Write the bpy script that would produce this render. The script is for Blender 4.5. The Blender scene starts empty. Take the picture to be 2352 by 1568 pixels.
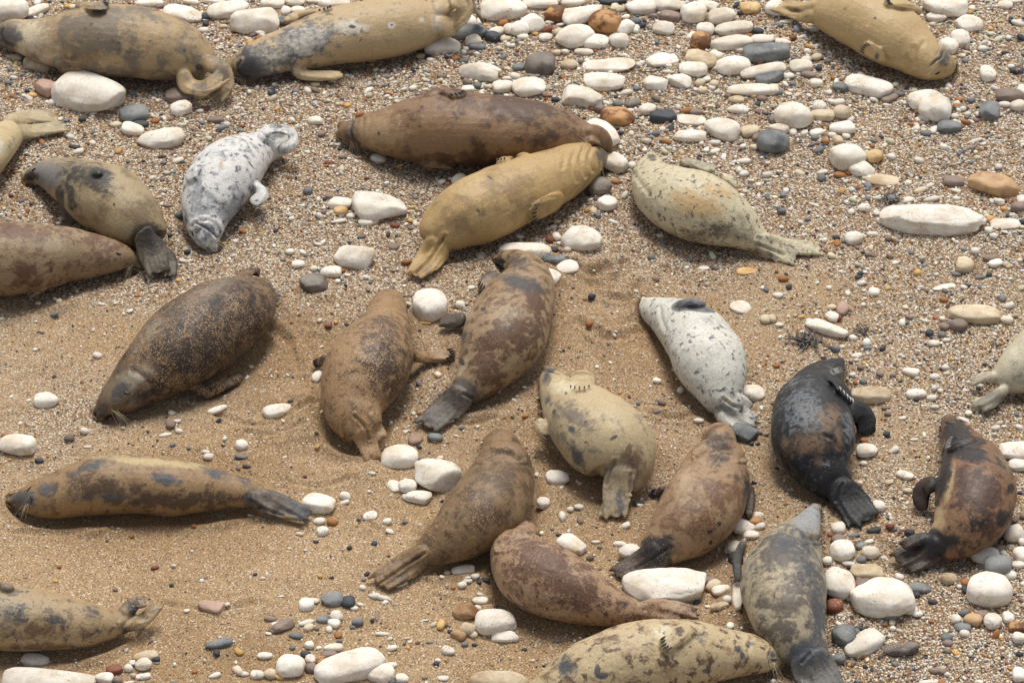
import bpy, bmesh, math, random
import numpy as np
from mathutils import Vector, Matrix
from mathutils.bvhtree import BVHTree
from mathutils.kdtree import KDTree
random.seed(7); RNG = np.random.default_rng(7)
C = bpy.context.scene.collection
scn = bpy.context.scene

# ------------------------------------------------------------------ camera
DIST, PITCH, FW, FH, MPP = 28.0, math.radians(38.0), 2352.0, 1568.0, 0.0027
cam_d = bpy.data.cameras.new('camera'); cam = bpy.data.objects.new('camera', cam_d); C.objects.link(cam)
CP = np.array([0.0, -DIST*math.cos(PITCH), DIST*math.sin(PITCH)])
cam.location = CP; cam.rotation_euler = (math.pi/2-PITCH, 0, 0)
cam_d.sensor_width = 36.0; cam_d.lens = 36.0*DIST/(FW*MPP); cam_d.clip_end = 2000.0
scn.camera = cam
CR = np.array([1.0, 0, 0]); CF = np.array([0, math.cos(PITCH), -math.sin(PITCH)]); CU = np.array([0, math.sin(PITCH), math.cos(PITCH)])
FPX = DIST/MPP
# ------------------------------------------------------------------ light
SUN_EL, SUN_AZ = math.radians(60), math.radians(6)     # azimuth measured from +Y (behind the seals) towards +X
w = bpy.data.worlds.new('World'); scn.world = w; w.use_nodes = True
nt = w.node_tree; bg = nt.nodes['Background']
sky = nt.nodes.new('ShaderNodeTexSky'); sky.sky_type = 'NISHITA'; sky.sun_disc = False
sky.sun_elevation = SUN_EL; sky.sun_rotation = SUN_AZ; sky.dust_density = 3.0; sky.air_density = 1.0; sky.ozone_density = 1.0
hs = nt.nodes.new('ShaderNodeHueSaturation'); hs.inputs['Saturation'].default_value = 0.35
nt.links.new(sky.outputs[0], hs.inputs['Color']); nt.links.new(hs.outputs[0], bg.inputs[0]); bg.inputs[1].default_value = 0.095
sd = bpy.data.lights.new('sun', 'SUN'); sd.energy = 1.5; sd.angle = math.radians(22); sd.color = (1.0, 0.96, 0.89)
sun = bpy.data.objects.new('sun', sd); C.objects.link(sun)
sv = Vector((math.sin(SUN_AZ)*math.cos(SUN_EL), math.cos(SUN_AZ)*math.cos(SUN_EL), math.sin(SUN_EL)))
sun.rotation_euler = (-sv).to_track_quat('-Z', 'Y').to_euler(); sun.location = sv*40
scn.view_settings.view_transform = 'Standard'; scn.view_settings.look = 'None'
scn.view_settings.exposure = 0.72; scn.view_settings.gamma = 1.0
scn.cycles.max_bounces = 6; scn.cycles.use_denoising = True

# ------------------------------------------------------------------ photo pixel <-> place
def ray(x, y):
    return CF + CR*((x-FW/2)/FPX) - CU*((y-FH/2)/FPX)
def unproj(x, y, z=0.0):
    d = ray(x, y); t = (z-CP[2])/d[2]; return CP + d*t
def proj(P):
    q = np.asarray(P, float)-CP; dz = q@CF
    return np.stack([FW/2+FPX*(q@CR)/dz, FH/2-FPX*(q@CU)/dz], -1)
# ------------------------------------------------------------------ noise
_perm = RNG.random((64, 64, 64)).astype(np.float32)
def vnoise(P):
    P = np.asarray(P, dtype=np.float64); i = np.floor(P).astype(np.int64); f = P-i; f = f*f*(3-2*f)
    i0 = i & 63; i1 = (i+1) & 63
    def g(a, b, c): return _perm[a, b, c]
    x0, y0, z0 = i0[..., 0], i0[..., 1], i0[..., 2]; x1, y1, z1 = i1[..., 0], i1[..., 1], i1[..., 2]
    fx, fy, fz = f[..., 0], f[..., 1], f[..., 2]
    a = g(x0, y0, z0)*(1-fx)+g(x1, y0, z0)*fx; b = g(x0, y1, z0)*(1-fx)+g(x1, y1, z0)*fx
    c = g(x0, y0, z1)*(1-fx)+g(x1, y0, z1)*fx; d = g(x0, y1, z1)*(1-fx)+g(x1, y1, z1)*fx
    return ((a*(1-fy)+b*fy)*(1-fz)+(c*(1-fy)+d*fy)*fz)*2-1
def fbm(P, o=4, g=.5):
    r = 0; a = 1; s = 0
    for k in range(o): r = r+a*vnoise(P*(2.0**k)+k*7.31); s += a; a *= g
    return r/s
def sm(e0, e1, x):
    t = np.clip((x-e0)/(e1-e0), 0, 1); return t*t*(3-2*t)
def lin(c):
    c = np.asarray(c, float)/255.0
    return np.where(c <= 0.04045, c/12.92, ((c+0.055)/1.055)**2.4)
# ------------------------------------------------------------------ object helpers
def tag(o, label=None, cat=None, group=None, kind=None):
    if label: o['label'] = label
    if cat: o['category'] = cat
    if group: o['group'] = group
    if kind: o['kind'] = kind
    return o
def mesh_np(name, V, F, smooth=True):
    V = np.asarray(V, np.float32); me = bpy.data.meshes.new(name)
    if isinstance(F, np.ndarray):
        n, k = F.shape
        me.vertices.add(len(V)); me.vertices.foreach_set('co', V.ravel())
        me.loops.add(n*k); me.loops.foreach_set('vertex_index', F.astype(np.int32).ravel())
        me.polygons.add(n); me.polygons.foreach_set('loop_start', np.arange(0, n*k, k, dtype=np.int32))
        me.polygons.foreach_set('loop_total', np.full(n, k, np.int32))
        me.update(calc_edges=True)
    else:
        me.from_pydata(V.tolist(), [], F); me.update()
    me.polygons.foreach_set('use_smooth', np.full(len(me.polygons), smooth))
    return me
def link(name, me, mat=None, parent=None):
    o = bpy.data.objects.new(name, me); C.objects.link(o)
    if mat and not me.materials: me.materials.append(mat)
    if parent: o.parent = parent
    return o
def attr_f(me, name, a):
    t = me.attributes.new(name, 'FLOAT', 'POINT'); t.data.foreach_set('value', np.asarray(a, np.float32).ravel())
def attr_c(me, name, a):
    t = me.attributes.new(name, 'FLOAT_COLOR', 'POINT'); t.data.foreach_set('color', np.asarray(a, np.float32).ravel())
# ------------------------------------------------------------------ node helpers
class NB:
    def __init__(s, name):
        s.m = bpy.data.materials.new(name); s.m.use_nodes = True; s.t = s.m.node_tree; s.n = s.t.nodes; s.b = s.n['Principled BSDF']
        s.b.inputs['Roughness'].default_value = .7
    def L(s, a, b): s.t.links.new(a, b)
    def add(s, ty, **kw):
        x = s.n.new(ty)
        for k, v in kw.items(): setattr(x, k, v)
        return x
    def setin(s, x, k, v):
        if hasattr(v, 'is_output'): s.L(v, x.inputs[k])
        else: x.inputs[k].default_value = v
    def noise(s, vec, scale, detail=4, rough=.6, dist=0.0, col=False):
        x = s.add('ShaderNodeTexNoise'); s.setin(x, 'Vector', vec); x.inputs['Scale'].default_value = scale
        x.inputs['Detail'].default_value = detail; x.inputs['Roughness'].default_value = rough; x.inputs['Distortion'].default_value = dist
        return x.outputs['Color' if col else 'Fac']
    def vor(s, vec, scale, out='Distance', feature='F1', rnd=1.0):
        x = s.add('ShaderNodeTexVoronoi', feature=feature); s.setin(x, 'Vector', vec); x.inputs['Scale'].default_value = scale
        x.inputs['Randomness'].default_value = rnd
        return x.outputs[out]
    def math(s, op, a, b=0.0, c=None):
        x = s.add('ShaderNodeMath', operation=op); s.setin(x, 0, a); s.setin(x, 1, b)
        if c is not None: s.setin(x, 2, c)
        return x.outputs[0]
    def step(s, v, t, w):
        x = s.add('ShaderNodeMapRange', interpolation_type='SMOOTHSTEP'); s.setin(x, 0, v)
        s.setin(x, 1, t-w); s.setin(x, 2, t+w); return x.outputs[0]
    def rng(s, v, a, b, c, d):
        x = s.add('ShaderNodeMapRange'); s.setin(x, 0, v); x.inputs[1].default_value = a; x.inputs[2].default_value = b
        x.inputs[3].default_value = c; x.inputs[4].default_value = d; return x.outputs[0]
    def mix(s, f, a, b, mode='MIX'):
        x = s.add('ShaderNodeMix', data_type='RGBA', blend_type=mode); s.setin(x, 0, f)
        for k, v in ((6, a), (7, b)):
            if hasattr(v, 'is_output'): s.L(v, x.inputs[k])
            else: x.inputs[k].default_value = tuple(v)[:3]+(1,)
        return x.outputs[2]
    def ramp(s, v, stops, const=False):
        x = s.add('ShaderNodeValToRGB'); e = x.color_ramp.elements
        if const: x.color_ramp.interpolation = 'CONSTANT'
        for i, (p, c) in enumerate(stops):
            q = e[i] if i < 2 else e.new(p)
            q.position = p; q.color = tuple(c)[:3]+(1,)
        s.setin(x, 0, v); return x.outputs[0]
    def attr(s, name, out='Fac'):
        x = s.add('ShaderNodeAttribute'); x.attribute_name = name; return x.outputs[out]
    def bump(s, h, st, d=0.01, prev=None):
        x = s.add('ShaderNodeBump'); s.setin(x, 'Height', h); x.inputs['Strength'].default_value = st; x.inputs['Distance'].default_value = d
        if prev: s.L(prev, x.inputs['Normal'])
        return x.outputs[0]
    def fin(s, col, nrm=None, rough=None, spec=None):
        s.setin(s.b, 'Base Color', col if hasattr(col, 'is_output') else tuple(col)[:3]+(1,))
        if nrm: s.L(nrm, s.b.inputs['Normal'])
        if rough is not None: s.setin(s.b, 'Roughness', rough)
        if spec is not None: s.b.inputs['Specular IOR Level'].default_value = spec
        return s.m
# ------------------------------------------------------------------ the seals, measured on the photograph (x, y, half thickness)
# fl: (kind, path, width, claws, flipper dark 0..1); pt: coat patches (x, y, rx, ry, rot, channel, strength)
# cr: creases and mouth lines (points, width, depth m, dark for mouth colour and painted fold shade); ey: closed eyes; wk: whisker tufts (x, y, angle, spread, length m, n)
SEALS = [
 dict(ref='grey-bellied tan seal', hw=1.25, lab='big tan seal with grey belly and curled hind flippers behind large rounded boulder',
  st=[(-14,82,12),(2,80,24),(28,80,36),(60,85,44),(110,92,58),(170,93,74),(240,93,86),(310,98,85),(370,108,80),(420,125,68),(452,143,52),(475,160,36)], head=(0,.75,-.6),
  fl=[('F',[(180,14),(215,20),(250,22)],30,1,.1),('F',[(135,140),(152,158),(192,163)],30,0,.5),('H',[(470,135),(508,160,.16),(518,196,.1),(496,230,.05)],34,0,.2),('H',[(418,165),(432,196,.1),(472,200,.12),(512,174,.16)],34,0,.15)],
  pt=[(60,85,60,50,0,'L',1),(110,130,40,30,0,'L',.7),(20,85,38,40,10,'D',1),(230,85,80,60,10,'M',.8),(280,110,60,30,30,'D',.35),(165,135,30,14,0,'D',.6),(160,162,30,12,0,'T',.8),(458,155,14,10,50,'D',1),(423,117,6,5,0,'D',.9),(345,95,5,5,0,'D',.8),(190,135,60,25,0,'T',.5)],
  cr=[([(5,68),(3,82),(12,98),(28,106)],3,.008,.9)], wk=[(8,62,-130,50,.1,9),(12,112,120,60,.1,9)],
  c=((180,154,114),(132,118,98),(100,88,74),(84,80,76),(208,194,164),(170,128,78)), sc=(2.2,.52,9,.66), sand=.06),
 dict(ref='mottled-neck buff seal', hw=1.25, lab='buff seal with black-mottled head and neck, hind flippers raised among white boulders',
  st=[(528,160,10),(543,153,26),(568,146,38),(602,136,45),(650,120,52),(710,102,60),(780,84,67),(850,72,70),(920,62,66),(980,52,50),(1012,45,38)], head=(-.2,.7,-.5),
  fl=[('F',[(668,160),(705,173,.05),(788,176,.05)],24,0,.2),('F',[(655,52),(695,34),(758,27)],24,1,.15),('H',[(1000,58),(1040,56,.16),(1062,24,.28),(1052,-4,.34)],46,0,.3),('H',[(1000,30),(1030,6,.26),(1048,-8,.32)],36,0,.2),('H',[(1060,-6,.3),(1085,12,.24),(1102,42,.1)],32,0,.6)],
  pt=[(570,150,50,48,0,'D',.75),(610,150,110,60,-15,'M',1.6),(600,120,60,36,0,'M',1.4),(690,100,130,60,-20,'M',1.5),(620,140,60,40,0,'L',.5),(690,100,90,40,-20,'L',.6),(800,75,60,26,-10,'M',.7),(800,62,50,22,0,'L',.8),(900,58,14,10,0,'L',1),(900,58,4,4,0,'D',.9),(808,62,12,5,5,'D',.8),(968,46,8,7,0,'L',.8),(1005,45,20,40,0,'L',.5),(645,160,30,10,0,'T',.6)],
  cr=[([(552,140),(545,160),(555,175),(572,178)],2.5,.008,.9)], wk=[(556,182,70,60,.09,9)],
  c=((190,166,126),(104,103,102),(110,100,88),(70,68,68),(214,208,194),(200,160,120)), sc=(4.5,.66,10,.66), sand=.03),
 dict(ref='honey-coloured seal', lab='plain honey-coloured seal lying belly up with snout pointing right in the upper right',
  st=[(2184,142,12),(2173,146,24),(2155,146,38),(2130,138,48),(2100,118,58),(2065,92,70),(2020,65,77),(1970,42,72),(1925,30,58),(1890,24,44),(1868,30,30)], head=(.1,-.6,-.6),
  fl=[('F',[(2112,28),(2080,16),(2030,12)],26,1,.05),('F',[(2036,138),(2010,118),(1984,100)],30,1,.1),('H',[(1875,40),(1830,30,.06),(1775,14,.05)],24,0,.3),('H',[(1890,10),(1845,14,.12),(1800,10,.06)],16,0,.1)],
  pt=[(2165,135,26,26,0,'D',.75),(1943,20,10,8,0,'D',.4),(2010,42,4,4,0,'D',.9),(1855,38,9,6,0,'D',.8),(1825,25,24,8,20,'D',.5),(2014,130,7,12,0,'D',.7),(2080,95,30,20,30,'M',.5),(2040,35,40,30,0,'L',.4),(1992,60,5,4,0,'L',.9)],
  cr=[([(2138,150),(2150,140),(2162,132),(2166,118)],2.5,.008,.9),([(2100,150),(2105,125),(2120,100)],5,.006,0),([(2085,160),(2088,135),(2100,110)],5,.005,0),([(2030,118),(2040,133)],4,.01,.3)],
  ey=[(2153,168,-25)], wk=[(2160,118,-75,30,.11,10),(2150,158,165,40,.11,9)],
  c=((192,165,118),(176,146,100),(128,110,84),(92,90,88),(214,192,150),(186,140,90)), sc=(1.6,.58,14,.74), sand=.03),
 dict(ref='chestnut brown seal', hw=1.25, lab='dark chestnut brown seal on its back, both fore flippers showing, snout to the left',
  st=[(787,300,13),(800,301,24),(822,303,32),(852,300,44),(900,299,62),(960,297,78),(1040,296,86),(1120,299,84),(1200,304,78),(1270,312,66),(1325,322,50),(1362,326,32)], head=(0,.75,-.65),
  fl=[('F',[(978,224),(1015,214),(1062,226)],34,1,.15),('F',[(950,362),(990,366,.09),(1052,375,.07)],38,1,.3),('H',[(1340,300),(1372,305,.2),(1392,328,.14),(1393,352,.06)],28,0,.3),('H',[(1348,335),(1362,322,.2),(1378,330,.16)],18,0,.3)],
  pt=[(806,303,26,34,0,'D',.6),(870,300,70,50,0,'L',.9),(1180,250,180,40,10,'M',1),(1260,300,90,60,20,'M',.7),(1100,375,150,30,0,'M',.8),(1000,310,90,50,0,'T',.35),(1044,262,7,6,0,'D',.9),(870,307,5,7,0,'D',.9),(1080,312,30,8,10,'D',.4),(965,290,7,4,0,'D',.7)],
  cr=[([(810,280),(804,300),(812,320),(828,332)],3,.01,.9),([(836,275),(832,300),(838,325)],4,.005,0),([(850,270),(845,300),(850,330)],4,.004,0)], wk=[(818,282,-60,50,.12,9),(812,328,70,60,.12,10)],
  c=((146,114,80),(92,64,42),(66,44,30),(74,62,52),(184,154,116),(160,122,80)), sc=(3.0,.58,9,.68), sand=.05),
 dict(ref='golden seal', lab='smooth golden seal on its back with long scar on belly, head against brown seal tail',
  st=[(1392,360,12),(1378,358,22),(1354,364,36),(1328,376,50),(1280,402,64),(1222,428,74),(1155,455,80),(1095,482,82),(1046,508,72),(1012,538,54),(996,560,36)], head=(.2,.4,-.85),
  fl=[('F',[(1212,358),(1182,360),(1146,378)],26,1,.1),('F',[(1292,462),(1255,470),(1214,488)],40,1,.15),('H',[(1000,545),(978,585,.06),(950,630,.04)],26,0,.15),('H',[(1030,575),(992,602,.06),(952,632,.04)],28,0,.15)],
  pt=[(1382,355,20,30,0,'D',.9),(1125,408,10,4,35,'D',.9),(1115,495,30,22,0,'D',.35),(1098,484,8,4,40,'D',.8),(1180,440,70,50,0,'M',.7),(1095,462,4,3,0,'D',.6),(1073,457,4,3,0,'D',.6),(1017,550,4,8,-20,'D',1),(1290,440,30,16,-40,'T',.6),(1090,420,60,30,-30,'L',.35)],
  cr=[([(1362,335),(1352,360),(1362,392)],4,.008,0),([(1340,340),(1332,365),(1345,405)],4,.008,0),([(1322,345),(1312,375),(1325,415)],4,.006,0),([(1298,350),(1292,385)],4,.005,0),([(1022,542),(1010,560),(985,598),(955,628)],3,.014,.2)],
  wk=[(1355,336,-155,30,.13,10),(1385,385,110,60,.11,9)],
  c=((188,158,106),(156,130,88),(120,104,76),(88,84,76),(206,186,144),(178,132,76)), sc=(1.8,.57,14,.74), sand=.03),
 dict(ref='white speckled seal', hw=1.25, lab='white seal speckled grey, on its back with grey snout towards the camera',
  st=[(484,568,10),(480,555,26),(476,535,38),(474,512,48),(476,485,60),(488,450,72),(508,415,78),(535,382,72),(565,358,58),(595,342,44),(625,332,36),(648,322,32)], head=(-.15,-.85,-.45),
  fl=[('F',[(590,425),(602,446,.15),(580,472,.12)],28,0,.3),('F',[(455,378),(448,395),(440,420)],28,0,.3),('H',[(640,345),(668,335,.16),(672,308,.2),(640,298,.24)],20,0,.2),('H',[(600,325),(612,302,.25),(640,296,.25)],22,0,.2)],
  pt=[(475,545,46,34,0,'D',.55),(480,520,20,16,0,'M',1),(470,470,50,50,0,'M',.6),(508,380,12,16,0,'T',.7),(538,480,40,60,20,'M',1),(640,310,20,12,0,'D',.7),(590,375,12,6,0,'T',.5),(585,430,8,12,0,'T',.5)],
  cr=[([(450,512),(470,522),(488,534),(498,545)],2.5,.01,1),([(440,520),(455,508),(480,506),(500,520),(508,536)],3,.007,.25)], ey=[(443,536,60)], wk=[(500,555,30,50,.11,9),(452,528,-150,40,.08,8)],
  c=((212,211,206),(158,160,163),(84,86,94),(112,114,116),(228,226,220),(186,160,120)), sc=(5,.56,14,.60), sand=.02),
 dict(ref='black-patched seal', lab='tan seal with black back patch, grey head to the left and dark brown hind flippers',
  st=[(60,406,8),(76,402,20),(105,398,33),(140,405,47),(175,420,62),(215,440,76),(260,465,81),(300,500,72),(332,530,55),(348,552,40)], head=(0,.3,.9),
  fl=[('F',[(146,430),(148,470,.12),(166,516,.04)],28,0,.95),('H',[(345,540),(352,585,.1),(365,628,.05)],44,0,1),('H',[(375,575,.05),(392,605,.04),(390,636,.03)],22,0,.75),('F',[(215,398),(226,402),(235,400)],16,0,1)],
  pt=[(105,398,60,44,20,'L',.9),(72,405,20,20,0,'D',.8),(180,400,60,40,20,'D',.8),(225,410,45,35,20,'D',1.1),(240,440,35,22,0,'D',.6),(160,440,20,60,-20,'D',.7),(125,405,20,40,-10,'M',1),(262,470,5,5,0,'D',1),(350,550,34,40,0,'D',1),(330,500,40,40,0,'M',.8)],
  cr=[([(66,414),(76,410)],2,.005,.9)],
  c=((172,152,116),(140,120,90),(100,86,66),(46,42,40),(132,132,134),(170,130,84)), sc=(3,.56,14,.70), sand=.1, cL=1),
 dict(ref='rust-spotted seal', lab='brown seal with rusty spots, cut off by left edge, nose resting by dark flippers',
  st=[(320,610,7),(306,603,17),(282,592,32),(250,588,44),(200,588,53),(150,586,64),(100,590,76),(40,594,86),(-30,597,88),(-100,600,82),(-170,605,60),(-220,608,40)], head=(0,.25,.95),
  fl=[('F',[(118,632),(92,652,.08),(60,672,.04)],36,1,.15)],
  pt=[(30,530,120,22,0,'M',1),(60,620,40,40,0,'M',1),(225,560,40,20,10,'M',.9),(270,565,20,14,0,'M',.8),(120,560,60,30,0,'L',.6),(308,602,14,14,0,'D',.5),(252,576,3,5,0,'D',.9),(170,540,60,12,10,'D',.25)],
  cr=[([(318,616),(300,618),(280,624)],2,.006,.9),([(80,650),(100,632),(118,622)],3,.006,0),([(90,660),(108,642)],3,.005,0)], ey=[(272,582,0)], wk=[(300,612,130,50,.11,11)],
  c=((156,132,100),(118,86,60),(104,68,46),(96,90,82),(172,156,130),(150,110,70)), sc=(6,.57,9,.60), sand=.04),
 dict(ref='sand-dusted dark brown seal', hw=1.25, lab='large dark brown seal dusted with sand, grey face resting towards lower left',
  st=[(232,946,16),(243,934,29),(264,918,42),(298,893,56),(340,858,74),(385,822,92),(430,787,101),(480,752,100),(528,718,90),(568,690,66),(590,668,38),(600,655,22)], head=(0,.1,1),
  fl=[('F',[(440,890),(470,900),(505,886,.06),(556,864,.04)],26,0,.1),('H',[(560,650),(572,625,.1),(598,628,.08)],18,0,0),('H',[(545,640),(560,628,.1),(590,622,.1)],14,0,0)],
  pt=[(300,870,50,30,-50,'L',.9),(350,760,80,26,-45,'L',.55),(480,665,110,22,-30,'L',.5),(275,895,32,20,-50,'D',1),(300,930,36,18,-20,'L',.4),(238,940,14,14,0,'D',.7),(330,850,40,24,0,'L',.6),(255,940,20,14,0,'T',.5),(265,900,40,45,0,'F',.8),(480,780,150,110,-30,'M',.6)],
  cr=[([(240,958),(262,950),(278,945)],2,.005,.8),([(305,850),(330,865),(350,895),(348,945)],6,.010,.05)], ey=[(292,901,12)], wk=[(262,944,30,50,.11,12)],
  c=((122,98,70),(62,46,32),(50,38,28),(78,76,76),(158,146,126),(150,122,86)), sc=(7,.50,12,.64), sand=.55, cF=(136,118,90)),
 dict(ref='two-toned seal seen from behind', away=1, lab='brown seal facing away beside round white boulder, fore flipper stretched to the right',
  st=[(893,676,20),(892,692,38),(890,712,45),(886,730,49),(880,750,63),(873,772,74),(864,800,88),(840,850,97),(818,900,84),(812,940,70),(824,975,55),(838,1000,38)], head=(0,0,1),
  fl=[('F',[(930,815,.14),(985,820,.05),(1046,815,.03)],26,1,.1),('F',[(752,822,.1),(735,832,.05),(722,842,.03)],20,1,.6),('H',[(825,980),(842,1015,.08),(858,1058,.03)],32,0,.15),('H',[(850,970),(862,990,.1),(876,1010,.08)],28,0,.15),('H',[(845,955),(862,958),(866,975)],16,0,.1)],
  pt=[(875,830,55,70,-20,'D',1),(860,880,50,60,0,'D',.6),(925,870,30,60,20,'M',1),(880,770,60,50,0,'M',.8),(895,690,40,30,0,'T',.5),(950,810,12,20,0,'D',.4)],
  cr=[([(848,1008),(838,980),(815,955)],3,.012,.1)],
  c=((158,126,88),(96,70,48),(72,52,36),(64,46,34),(170,146,114),(168,132,86)), sc=(7,.56,12,.66), sand=.65),
 dict(ref='grey-headed brown seal', lab='patchy brown seal belly up with grey striped head and dark hind flipper',
  st=[(1143,594,9),(1160,594,20),(1188,602,32),(1212,624,48),(1208,662,68),(1188,700,85),(1170,745,93),(1148,795,90),(1115,845,70),(1082,885,46),(1062,908,34)], head=(0,-.1,-1),
  fl=[('F',[(1070,732,.1),(1045,736,.08),(1012,736,.05)],32,0,1),('F',[(1140,628),(1124,645),(1108,668)],34,1,.5),('H',[(1072,893),(1030,935,.06),(978,980,.04)],44,0,1),('H',[(1110,890,.1),(1075,915,.06),(1052,940,.04)],20,0,.6)],
  pt=[(1190,605,50,26,20,'D',.6),(1150,600,16,16,0,'D',.8),(1200,650,80,22,15,'D',.85),(1225,690,30,40,0,'M',1),(1140,650,30,26,0,'T',.6),(1190,760,80,50,-30,'M',1),(1120,830,50,60,0,'M',.9),(1110,710,8,6,0,'D',1),(1065,770,8,14,-20,'D',.8),(1080,720,12,12,0,'L',.5),(1170,720,60,20,0,'L',.5),(1060,830,8,12,-30,'D',.9),(1060,850,12,50,20,'L',.7),(1165,755,14,8,0,'D',.5)],
  cr=[([(1150,600),(1160,603)],2,.006,1),([(1165,620),(1200,612),(1240,640)],4,.007,0),([(1085,915),(1065,905)],3,.01,.1)],
  c=((164,138,104),(106,76,52),(82,60,44),(72,70,70),(188,170,136),(176,138,92)), sc=(6,.54,12,.66), sand=.12),
 dict(ref='yellowish black-spotted seal', away=1, lab='yellowish white seal with black spots, facing away, tail fin pointing right',
  st=[(1499,358,10),(1496,372,26),(1493,395,42),(1508,425,58),(1545,452,76),(1590,472,82),(1640,492,76),(1690,518,58),(1728,543,38),(1752,556,26)], head=(.5,.2,.6),
  fl=[('F',[(1560,374),(1595,378),(1642,394)],22,0,.5),('F',[(1660,412,.1),(1680,415,.12),(1697,432,.1)],20,0,.1),('H',[(1745,545),(1800,565,.06),(1886,572,.03)],26,0,.35),('H',[(1745,560),(1790,582,.05),(1828,596,.03)],26,0,.5)],
  pt=[(1600,470,80,36,20,'T',1),(1650,440,50,24,20,'T',.8),(1555,480,30,30,0,'T',.5),(1660,530,100,30,15,'D',.6),(1600,540,80,22,8,'F',.6),(1700,500,50,30,20,'D',.35),(1497,362,16,10,0,'D',.8),(1651,441,8,4,-10,'D',.7),(1560,530,30,22,0,'D',.3)],
  cr=[([(1455,400),(1475,425),(1490,445)],5,.006,0),([(1528,372),(1515,385)],4,.008,0),([(1735,560),(1800,585)],3,.01,.1)], wk=[(1497,355,-90,70,.05,7)],
  c=((202,192,160),(180,168,136),(80,78,78),(92,84,72),(220,214,190),(194,156,100)), sc=(3,.6,15,.595), sand=.12, cF=(120,104,80)),
 dict(ref='white seal with fine black spots', lab='white seal with fine black spots and one dark grey flipper folded on its chest',
  st=[(1483,690,9),(1490,700,22),(1508,712,36),(1538,727,50),(1575,752,66),(1608,786,78),(1630,830,83),(1648,875,70),(1660,912,50),(1670,936,34)], head=(-.2,.2,-.9),
  fl=[('F',[(1552,704),(1585,700),(1618,706)],26,0,1.3),('H',[(1665,930),(1702,950,.07),(1738,968,.04)],24,0,.45),('H',[(1645,945,.05),(1685,972,.04),(1724,978,.03)],20,0,.2),('H',[(1688,922,.12),(1706,925,.1),(1722,942,.06)],22,0,.4)],
  pt=[(1588,700,34,15,5,'D',1.1),(1480,690,8,10,0,'T',.6),(1668,918,16,10,30,'T',.8),(1680,945,40,12,30,'M',1),(1640,940,30,40,0,'M',.4),(1600,760,60,60,0,'L',.4),(1655,815,20,4,30,'D',.3)],
  cr=[([(1515,705),(1520,735),(1530,760)],4,.006,0),([(1660,915),(1680,930),(1695,935)],3,.01,.2)],
  c=((206,204,192),(172,172,168),(78,80,88),(72,74,80),(218,217,208),(190,172,126)), sc=(3,.6,14,.60), sand=.05),
 dict(ref='plump cream seal', lab='plump cream seal on its back with clawed fore flippers folded on its chest',
  st=[(1262,850,10),(1264,866,24),(1278,888,38),(1300,915,56),(1335,950,82),(1370,988,98),(1408,1028,98),(1430,1066,78),(1430,1098,52),(1424,1115,34)], head=(-.2,0,-1),
  fl=[('F',[(1336,852),(1336,874),(1332,902)],54,1,.1),('F',[(1240,965,.16),(1246,985,.16),(1266,1004,.12)],30,1,.3),('H',[(1428,1068),(1418,1125,.12),(1414,1188,.04)],44,0,.45),('H',[(1420,1130,.06),(1395,1165,.05),(1386,1188,.03)],20,0,.3)],
  pt=[(1256,868,12,28,20,'D',.8),(1262,850,20,8,0,'D',1),(1290,888,40,20,0,'L',.8),(1260,920,12,22,0,'D',.7),(1315,960,50,36,30,'M',1),(1312,985,10,12,0,'D',.7),(1325,1045,22,50,-25,'D',.7),(1300,1010,12,40,-20,'D',.5),(1455,1050,50,50,0,'F',.7),(1440,1040,24,24,0,'F',.4),(1409,1005,14,5,-30,'D',.9),(1272,945,6,8,0,'D',1),(1300,903,4,5,0,'D',1),(1345,968,5,5,0,'D',.9),(1400,1150,30,14,0,'D',.2),(1424,1150,20,40,0,'D',.6),(1345,1015,5,4,0,'D',.8),(1415,980,80,50,40,'L',.2)],
  cr=[([(1392,1110),(1400,1080),(1412,1060)],4,.012,.2),([(1448,1130),(1450,1090)],4,.01,.15),([(1258,852),(1285,858)],2,.006,.8)],
  c=((192,172,134),(140,128,110),(130,104,76),(92,92,96),(216,204,172),(186,148,98)), sc=(4,.6,13,.68), sand=.05, cF=(122,92,70)),
 dict(ref='olive-brown seal', away=1, lab='dusty olive-brown seal facing away with long tan hind flippers to lower left',
  st=[(1148,1002,18),(1150,1014,36),(1152,1030,43),(1154,1045,45),(1157,1062,60),(1157,1082,69),(1150,1110,80),(1130,1150,90),(1096,1190,86),(1056,1224,70),(1012,1254,50),(975,1277,34)], head=(0,0,1),
  fl=[('H',[(985,1262),(930,1290,.08),(862,1336,.03)],30,0,.2),('H',[(990,1285),(940,1312,.05),(880,1346,.03)],24,0,.2)],
  pt=[(1150,1090,60,50,0,'M',.7),(1110,1160,60,60,0,'M',.6),(1190,1180,30,60,10,'L',.5),(1150,1015,45,20,0,'T',.6),(1090,1240,60,20,-30,'T',.5),(950,1285,30,7,-30,'D',.6),(1060,1190,30,8,-50,'D',.5),(1180,1012,12,12,0,'D',.4)],
  cr=[([(1106,1052),(1128,1040),(1152,1036),(1175,1040),(1198,1054)],5,.03,.1),([(1025,1180),(1005,1205)],3,.008,.2),([(975,1270),(930,1300),(870,1340)],3,.012,.15)],
  c=((140,112,78),(98,76,50),(58,44,32),(74,66,54),(164,140,104),(156,122,78)), sc=(5,.55,16,.67), sand=.25),
 dict(ref='black-tailed brown seal', away=1, lab='pinkish brown seal facing away with black tail and three small black marks',
  st=[(1652,984,16),(1654,996,34),(1652,1014,42),(1651,1032,44),(1648,1050,60),(1644,1072,72),(1634,1110,90),(1610,1165,92),(1572,1212,78),(1534,1246,58),(1498,1274,40)], head=(0,0,1),
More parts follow.
